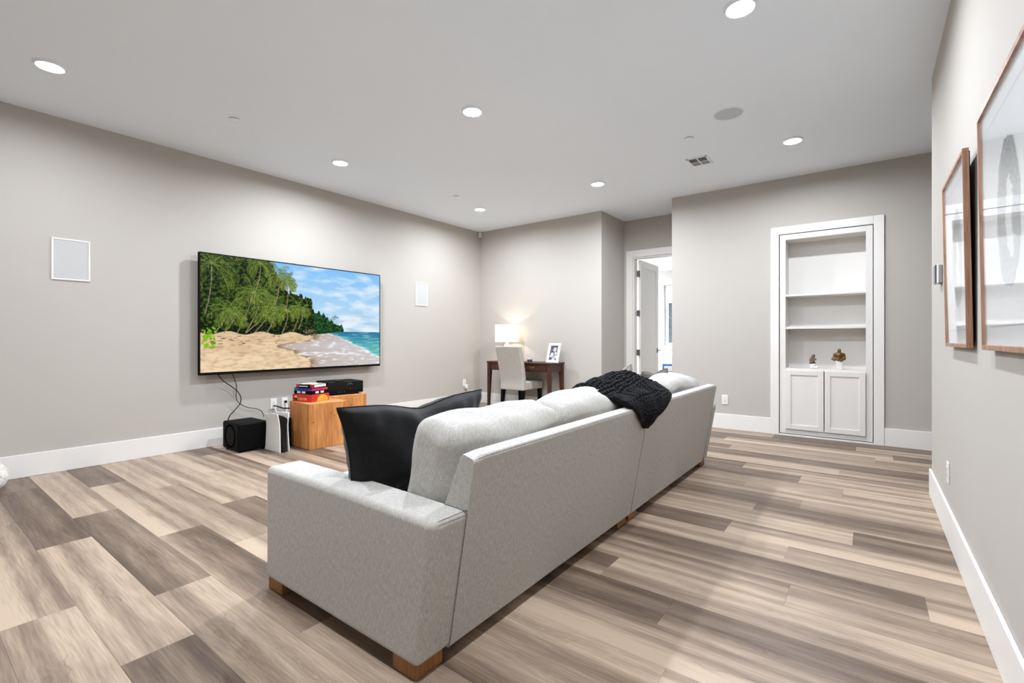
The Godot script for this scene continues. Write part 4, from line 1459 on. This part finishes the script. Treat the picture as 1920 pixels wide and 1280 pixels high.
	o.light_size = 0.02
	o.omni_range = 10.0
	o.omni_attenuation = 2.0
	o.shadow_enabled = true
	o.position = V(0, 0.44, 0)
	l.add_child(o)
	# small box and photograph
	var sb := thing("desk_box", "small grey box on the desk just past the chair back", "box", V(-4.34, 0.775, -6.24))
	put("body", bx(V(-0.03, 0, -0.03), V(0.03, 0.03, 0.03), 0.003), M.darkgrey, sb)
	put("lid", bx(V(-0.034, 0.03, -0.034), V(0.034, 0.058, 0.034), 0.004), M.grille, sb)
	var f := thing("photo_frame", "whitewashed tilted frame with a black and white photograph on the desk", "photo frame", V(-3.845, 0.776, -6.12))
	f.rotation.y = deg_to_rad(3.0)
	var tilt := Node3D.new()
	tilt.name = "frame_body"
	f.add_child(tilt)
	tilt.rotation.x = deg_to_rad(-20.0)
	var fr := MB.new()
	for e in [[-0.105, 0.0, 0.105, 0.045], [-0.105, 0.275, 0.105, 0.315], [-0.105, 0.045, -0.063, 0.275], [0.063, 0.045, 0.105, 0.275]]:
		fr.box(V(e[0], e[1], -0.01), V(e[2], e[3], 0.012), 0.003)
	put("border", fr, mat(Color(0.86, 0.82, 0.79), 0.6), tilt)
	var pm := mat(Color(1, 1, 1), 0.3)
	pm.albedo_texture = tex(portrait_picture())
	pm.texture_repeat = false
	fr = MB.new()
	fr.quad(V(-0.064, 0.044, 0.004), V(0.064, 0.044, 0.004), V(0.064, 0.276, 0.004), V(-0.064, 0.276, 0.004))
	put("photograph", fr, pm, tilt)
	put("backing", bx(V(-0.095, 0.01, -0.013), V(0.095, 0.305, 0.002)), M.darkgrey, tilt)
	fr = MB.new()
	fr.tube([V(0, 0.20, -0.075), V(0, 0.004, -0.128)], 0.006, 6)
	put("easel", fr, M.darkgrey, f)

# ---------------------------------------------------------------- the two sofa halves
func back_x(y: float) -> float:  # outer face of the raked back
	return lerpf(-1.182, -1.062, clampf((y - 0.05) / 0.69, 0.0, 1.0))

func sofa_half(near: bool) -> void:
	var za := -1.051 if near else -2.797
	var zb := -2.787 if near else -4.545
	var label := "light grey linen sofa half with the nearer arm and black pillow" if near else "light grey linen sofa half with the far arm and grey pillows"
	var t := thing("sofa_section", label, "sofa", V(-1.68, 0, (za + zb) / 2.0), 0.0, "two halves of the grey sofa")
	var arm0 := za if near else zb + 0.171
	var arm1 := za - 0.171 if near else zb
	var inner0 := arm1 if near else za
	var inner1 := zb if near else arm0
	# arm with raked rear end
	var rake := func(q: Vector3) -> Vector3:
		var y: float = q.y + 0.302
		var k := clampf((q.x + 0.545) / 1.09, 0.0, 1.0)
		var puff := 0.006 * sin(k * PI) * clampf(q.y / 0.25, 0.0, 1.0)
		return V(lerpf(-2.203, back_x(y) - 0.002, k) + 1.655, q.y + puff + 0.012 * (1.0 - k) * clampf(q.y * 4.0, 0.0, 1.0) * 0.6, q.z)
	world("arm", soft_box(V(-1.655, 0.302, (arm0 + arm1) / 2.0), V(1.09, 0.50, 0.171), 0.026, 4, Vector3i(14, 6, 2), rake), M.linen, t)
	# back: profile swept along the sofa
	var pr := round_poly([Vector2(-1.34, 0.055), Vector2(-1.182, 0.05), Vector2(-1.062, 0.738), Vector2(-1.122, 0.752), Vector2(-1.215, 0.53), Vector2(-1.30, 0.40)], 0.014, 4)
	var b := MB.new()
	var loops := []
	var steps := 24
	for i in steps + 1:
		var k := float(i) / steps
		var z := lerpf(za - 0.149 if near else za, zb if near else zb + 0.149, k)
		var lp := []
		for p: Vector2 in pr:
			var out := 0.006 * sin(PI * clampf((p.y - 0.05) / 0.69, 0.0, 1.0)) * (1.0 if p.x > -1.19 else 0.0) * minf(1.0, 12.0 * minf(k, 1.0 - k))
			var e := 0.006 * (1.0 - minf(1.0, 40.0 * minf(k, 1.0 - k)))
			lp.append(V(p.x + out, p.y - e * (1.0 if p.y > 0.5 else 0.0), z))
		loops.append(lp)
	b.loft(loops)
	world("back", b, M.linen, t)
	# base and seat cushions
	world("seat_base", soft_box(V(-1.74, 0.165, (inner0 + inner1) / 2.0), V(0.86, 0.22, absf(inner1 - inner0) - 0.002), 0.02, 2), M.linen, t)
	for i in 2:
		var z0 := lerpf(inner0, inner1, i / 2.0)
		var z1 := lerpf(inner0, inner1, (i + 1) / 2.0)
		var bulge := func(q: Vector3) -> Vector3:
			var up := 0.018 * (1.0 - pow(q.x / 0.46, 2.0)) * (1.0 - pow(q.z / 0.42, 2.0))
			return V(q.x, q.y + (maxf(up, 0.0) if q.y > 0 else 0.0), q.z)
		world("seat_cushion", soft_box(V(-1.755, 0.362, (z0 + z1) / 2.0), V(0.92, 0.17, absf(z1 - z0) - 0.006), 0.04, 3, Vector3i(6, 2, 6), bulge), M.linen, t)
		# back cushion leaning on the back, slightly slumped
		var hf := absf(z1 - z0) / 2.0
		var ph := (z0 + z1) * 3.7
		var pill := func(q: Vector3) -> Vector3:
			var v := clampf(q.z / hf, -1.0, 1.0)
			var u := clampf(q.y / 0.20, -1.0, 1.0)
			var body := (1.0 - pow(absf(v), 4.0)) * (1.0 - pow(absf(u), 4.0))
			var x: float = q.x * (1.0 + 0.30 * body)
			x += 0.012 * sin(q.z * 9.0 + ph) * (0.5 + 0.5 * u) + 0.010 * sin(q.y * 17.0 + q.z * 7.0 + ph)
			var y: float = q.y
			if q.y > 0.0:
				y += 0.016 * (1.0 - v * v) - 0.022 * pow(absf(v), 5.0) + 0.008 * sin(q.z * 8.0 + ph * 1.7) + 0.004 * sin(q.z * 23.0 + q.x * 30.0)
			var rot := -0.30
			return V(x * cos(rot) - y * sin(rot), x * sin(rot) + y * cos(rot), q.z)
		var cu := world("back_cushion", soft_box(V(-1.335, 0.642, (z0 + z1) / 2.0), V(0.20, 0.375, hf * 2.0 - 0.01), 0.055, 5, Vector3i(6, 9, 18), pill), M.linen, t)
		# boxed-edge seam on the rear face
		var sm := MB.new()
		for side in [0.062]:
			var pts := []
			for k in 40:
				var a := TAU * k / 40.0
				var sq := V(side, clampf(sin(a) * 0.30, -0.165, 0.165), clampf(cos(a) * hf * 1.5, -(hf - 0.035), hf - 0.035))
				pts.append(V(-1.335, 0.642, (z0 + z1) / 2.0) + pill.call(sq + V(0.0205, 0, 0)))
			sm.tube(pts, 0.0022, 5, true)
		world("seam", sm, M.linen, cu)
	# seams of the back panel
	var s := MB.new()
	s.tube([V(-1.064, 0.741, inner0), V(-1.064, 0.741, inner1)], 0.0014, 5)
	world("seam", s, M.linen, t)
	s = MB.new()
	var ze := za - 0.149 if near else zb + 0.149
	s.tube([V(back_x(0.05) + 0.001, 0.05, ze), V(back_x(0.30) + 0.001, 0.30, ze), V(back_x(0.545) + 0.001, 0.545, ze)], 0.0014, 5)
	s.tube([V(-1.10, 0.556, arm0 - 0.02 if near else arm1 + 0.02), V(-1.098, 0.556, ze)], 0.0014, 5)
	s.tube([V(-1.092, 0.553, ze + (0.002 if near else -0.002)), V(-1.20, 0.556, ze + (0.002 if near else -0.002))], 0.0014, 5)
	world("seam", s, M.seam, t)
	# feet
	for e in [[-2.14, za - 0.075], [-1.262, za - 0.075], [-2.14, zb + 0.075], [-1.262, zb + 0.075]]:
		world("foot", bx(V(e[0] - 0.062, 0, e[1] - 0.065), V(e[0] + 0.058, 0.056, e[1] + 0.060), 0.003), M.foot, t)

func sofas() -> void:
	sofa_half(true)
	sofa_half(false)

# ---------------------------------------------------------------- pillows, throw, floor cushion
func pillow(p: Node3D, m: Material, w: float, h: float, th: float, sag: float, taper := 0.0) -> void:  # stands on y = 0, thickness along z
	var sq := func(q: Vector3) -> Vector3:
		var u: float = q.x / (w / 2.0)
		var v: float = q.y / (h / 2.0)
		u = signf(u) * pow(absf(u), 0.8)
		v = signf(v) * pow(absf(v), 0.8)
		var pinch := 0.10 * (1.0 - absf(u)) * absf(v)
		var x := u * w / 2.0 * (1.0 - 0.07 * (1.0 - v * v) * absf(u)) * (1.0 - taper * 0.5 * (1.0 - v))
		var y := v * h / 2.0 * (1.0 - pinch)
		if v > 0.0:
			y -= sag * exp(-pow(u * 3.0, 2.0)) * v
		var body := pow(maxf(0.0, (1.0 - u * u) * (1.0 - v * v)), 0.42)
		var z: float = signf(q.z) * (0.003 + th * 0.5 * body)
		z *= 1.0 - 0.30 * exp(-pow(u * 6.0, 2.0)) * smoothstep(0.3, 1.0, v)
		z += (0.006 * sin(u * 9.0 + v * 4.0) + 0.005 * sin(u * 26.0 + 3.0 * sin(v * 3.0)) * smoothstep(0.35, 0.95, absf(v)) + 0.004 * sin(v * 19.0 + u * 5.0) * smoothstep(0.5, 0.95, absf(u))) * minf(1.0, body * 2.0)
		return V(x, y, z)
	var c := V(0, h / 2.0, 0)
	var cover := put("cover", soft_box(c, V(w, h, 0.02), 0.0, 1, Vector3i(40, 34, 1), sq), m, p)
	var pts := []
	for e in [[-1, -1, 1, -1], [1, -1, 1, 1], [1, 1, -1, 1], [-1, 1, -1, -1]]:
		for k in 24:
			var t := k / 24.0
			var q: Vector3 = sq.call(V(lerpf(e[0], e[2], t) * w / 2.0, lerpf(e[1], e[3], t) * h / 2.0, 0.0))
			pts.append(c + V(q.x, q.y, 0.0))
	var mb := MB.new()
	mb.tube(pts, 0.0045, 6, true)
	put("piping", mb, m, cover)

func soft_things() -> void:
	var p := thing("throw_pillow", "large black velvet pillow with a dented top against the nearer sofa arm", "pillow", V(-1.70, 0.45, -1.505))
	p.basis = Basis(Vector3.UP, PI / 2) * Basis(Vector3.RIGHT, 0.08)
	pillow(p, M.velvet, 0.87, 0.42, 0.26, 0.03, 0.2)
	p = thing("throw_pillow", "dark taupe pillow peeking over the far back cushions", "pillow", V(-1.58, 0.45, -4.13))
	p.basis = Basis(Vector3.UP, PI / 2) * Basis(Vector3.RIGHT, 0.16)
	pillow(p, M.greycloth, 0.62, 0.42, 0.16, 0.02)
	p = thing("throw_pillow", "pale grey pillow of which one corner shows behind the black throw", "pillow", V(-1.66, 0.45, -3.62))
	p.basis = Basis(Vector3.UP, PI / 2) * Basis(Vector3.RIGHT, 0.16) * Basis(Vector3.BACK, 0.2)
	pillow(p, M.paleclothe, 0.46, 0.45, 0.15, 0.05)
	# chunky knitted throw: rows run from the seat side over the cushions and the back to the hanging tip
	var ctl := [
		[V(-1.53, 0.750, -2.52), V(-1.54, 0.78, -2.68), V(-1.54, 0.81, -2.90), V(-1.54, 0.80, -3.10), V(-1.54, 0.77, -3.28)],
		[V(-1.44, 0.815, -2.48), V(-1.44, 0.850, -2.66), V(-1.43, 0.885, -2.92), V(-1.43, 0.88, -3.12), V(-1.43, 0.835, -3.30)],
		[V(-1.32, 0.825, -2.49), V(-1.31, 0.862, -2.68), V(-1.30, 0.905, -2.94), V(-1.30, 0.89, -3.14), V(-1.30, 0.835, -3.32)],
		[V(-1.19, 0.795, -2.52), V(-1.18, 0.830, -2.68), V(-1.17, 0.870, -2.90), V(-1.17, 0.85, -3.10), V(-1.17, 0.80, -3.25)],
		[V(-1.075, 0.775, -2.545), V(-1.055, 0.785, -2.68), V(-1.04, 0.805, -2.84), V(-1.04, 0.80, -3.00), V(-1.06, 0.780, -3.13)],
		[V(-1.045, 0.720, -2.600), V(-1.03, 0.725, -2.68), V(-1.02, 0.735, -2.79), V(-1.025, 0.74, -2.93), V(-1.035, 0.745, -3.05)],
		[V(-1.055, 0.672, -2.655), V(-1.04, 0.672, -2.695), V(-1.03, 0.676, -2.76), V(-1.035, 0.682, -2.84), V(-1.045, 0.69, -2.92)],
		[V(-1.062, 0.628, -2.700), V(-1.058, 0.622, -2.715), V(-1.055, 0.620, -2.735), V(-1.055, 0.624, -2.755), V(-1.06, 0.630, -2.775)]]
	var ac := []
	for row in ctl:
		ac.append(curve(row, 10))
	var grid := []
	for c in ac[0].size():
		var line := []
		for r in ac.size():
			line.append(ac[r][c])
		line = curve(line, 8)
		for r in line.size():
			if grid.size() <= r:
				grid.append([])
			grid[r].append(line[r])
	var fold := noise(91, 1.0, 2)
	for r in grid.size():
		for c in grid[r].size():
			var g: Vector3 = grid[r][c]
			grid[r][c] = g + V(0.3, 1.0, 0) * fold.get_noise_2d(g.z * 5.0, g.x * 5.0) * 0.022
	var th := thing("throw_blanket", "chunky black knitted throw draped over the sofa back", "blanket", V(-1.2, 0.62, -2.9))
	var sh := MB.new()
	for r in grid.size():
		grid[r].reverse()
	sh.sheet(grid, 0.03)
	world("cloth", sh, M.yarndark, th)
	# stitches: plump V-shaped loops along the columns
	var mm := MultiMesh.new()
	mm.transform_format = MultiMesh.TRANSFORM_3D
	var st := MB.new()
	st.soft(V(0, 0, 0), V(0.42, 0.40, 1.0), 0.19, 2, Vector3i(1, 1, 2))
	mm.mesh = st.mesh(M.yarn)
	var rows := grid.size()
	var cols: int = grid[0].size()
	var xf := []
	# walk along each row band by length so that stitches keep one size
	var rlen := 0.0
	var lastr := -1.0
	for r in rows:
		if r > 0:
			rlen += (grid[r][cols / 2] as Vector3).distance_to(grid[r - 1][cols / 2])
		if rlen - lastr < 0.020 and r > 0:
			continue
		lastr = rlen
		var clen := 0.0
		var lastc := -1.0
		for c in cols:
			if c > 0:
				clen += (grid[r][c] as Vector3).distance_to(grid[r][c - 1])
			if c > 0 and clen - lastc < 0.024:
				continue
			lastc = clen
			var g: Vector3 = grid[r][c]
			var dr: Vector3 = grid[mini(r + 1, rows - 1)][c] - grid[maxi(r - 1, 0)][c]
			var dc: Vector3 = grid[r][mini(c + 1, cols - 1)] - grid[r][maxi(c - 1, 0)]
			if dr.length() < 1e-5 or dc.length() < 1e-5:
				continue
			dr = dr.normalized()
			dc = dc.normalized()
			var up := dc.cross(dr).normalized()
			if up.dot(V(0.6, 0.8, 0)) < 0.0:
				up = -up
			for s in [-1.0, 1.0]:
				var z: Vector3 = (dr + dc * s * 0.75).normalized()
				var x := up.cross(z).normalized()
				xf.append(Transform3D(Basis(x * 0.032, up * 0.034, z * 0.034), g + dc * s * 0.006 + up * 0.006))
	# rolled border
	for rim in [[0, 1], [cols - 1, 1]]:
		for r in rows:
			var g: Vector3 = grid[r][rim[0]]
			var d: Vector3 = (grid[mini(r + 1, rows - 1)][rim[0]] - grid[maxi(r - 1, 0)][rim[0]])
			if d.length() < 1e-5:
				continue
			d = d.normalized()
			var x := d.cross(V(0.2, 1, 0.1)).normalized()
			xf.append(Transform3D(Basis(x * 0.060, d.cross(x) * 0.060, d * 0.040), g - V(0, 0.006, 0)))
	mm.instance_count = xf.size()
	for i in xf.size():
		mm.set_instance_transform(i, xf[i])
	var mi := MultiMeshInstance3D.new()
	mi.name = "knit_stitches"
	mi.multimesh = mm
	mi.set_meta("kind", "stuff")
	th.add_child(mi)
	mi.position = -th.position
	# floor cushion that just enters the picture
	var po := thing("floor_cushion", "round white boucle floor cushion by the near end of the television wall", "cushion", V(-5.27, 0, -0.30))
	var lump := noise(17, 9.0, 3)
	var rough := func(q: Vector3) -> Vector3:
		var d := Vector2(q.x, q.z)
		var m := maxf(absf(q.x), absf(q.z))
		if d.length() > 1e-6:
			d = d.normalized() * m
		return V(d.x, q.y + (0.02 * (1.0 - pow(m / 0.28, 2.0)) if q.y > 0 else 0.0), d.y) * (1.0 + lump.get_noise_3dv(q * 8.0) * 0.02)
	put("cover", soft_box(V(0, 0.105, 0), V(0.56, 0.20, 0.56), 0.095, 7, Vector3i(14, 2, 14), rough), M.boucle, po)

# ---------------------------------------------------------------- framed prints
func pictures() -> void:
	for e in [[-3.156, 3, "nearer to the thermostat", "oak-framed watercolour print with a pale oval, nearer to the thermostat"], [-2.115, 8, "", "oak-framed watercolour print with a large grey oval ring, farther from the thermostat"]]:
		var f := thing("framed_print", e[3], "framed print", V(RX - 0.008, 1.102, e[0]), -PI / 2, "oak-framed oval prints")
		var n := Node3D.new()
		n.name = "frame"
		f.add_child(n)
		n.rotation.x = deg_to_rad(0.95)
		var w := 0.35
		var h := 0.864
		var b := MB.new()
		for q in [[-w, 0.0, w, 0.018], [-w, h - 0.018, w, h], [-w, 0.018, -w + 0.012, h - 0.018], [w - 0.012, 0.018, w, h - 0.018]]:
			b.box(V(q[0], q[1], 0.004), V(q[2], q[3], 0.026), 0.0015)
		put("moulding", b, M.frame, n)
		put("backing", bx(V(-w + 0.012, 0.012, 0.0), V(w - 0.012, h - 0.012, 0.012)), M.black, n)
		var m := mat(Color(1, 1, 1), 0.8)
		m.albedo_texture = tex(oval_picture(e[1]))
		m.texture_repeat = false
		b = MB.new()
		b.quad(V(-w + 0.011, 0.017, 0.0135), V(w - 0.011, 0.017, 0.0135), V(w - 0.011, h - 0.017, 0.0135), V(-w + 0.011, h - 0.017, 0.0135))
		put("print", b, m, n)
		put("pane", bx(V(-w + 0.012, 0.018, 0.0195), V(w - 0.012, h - 0.018, 0.0210)), M.glass, n)
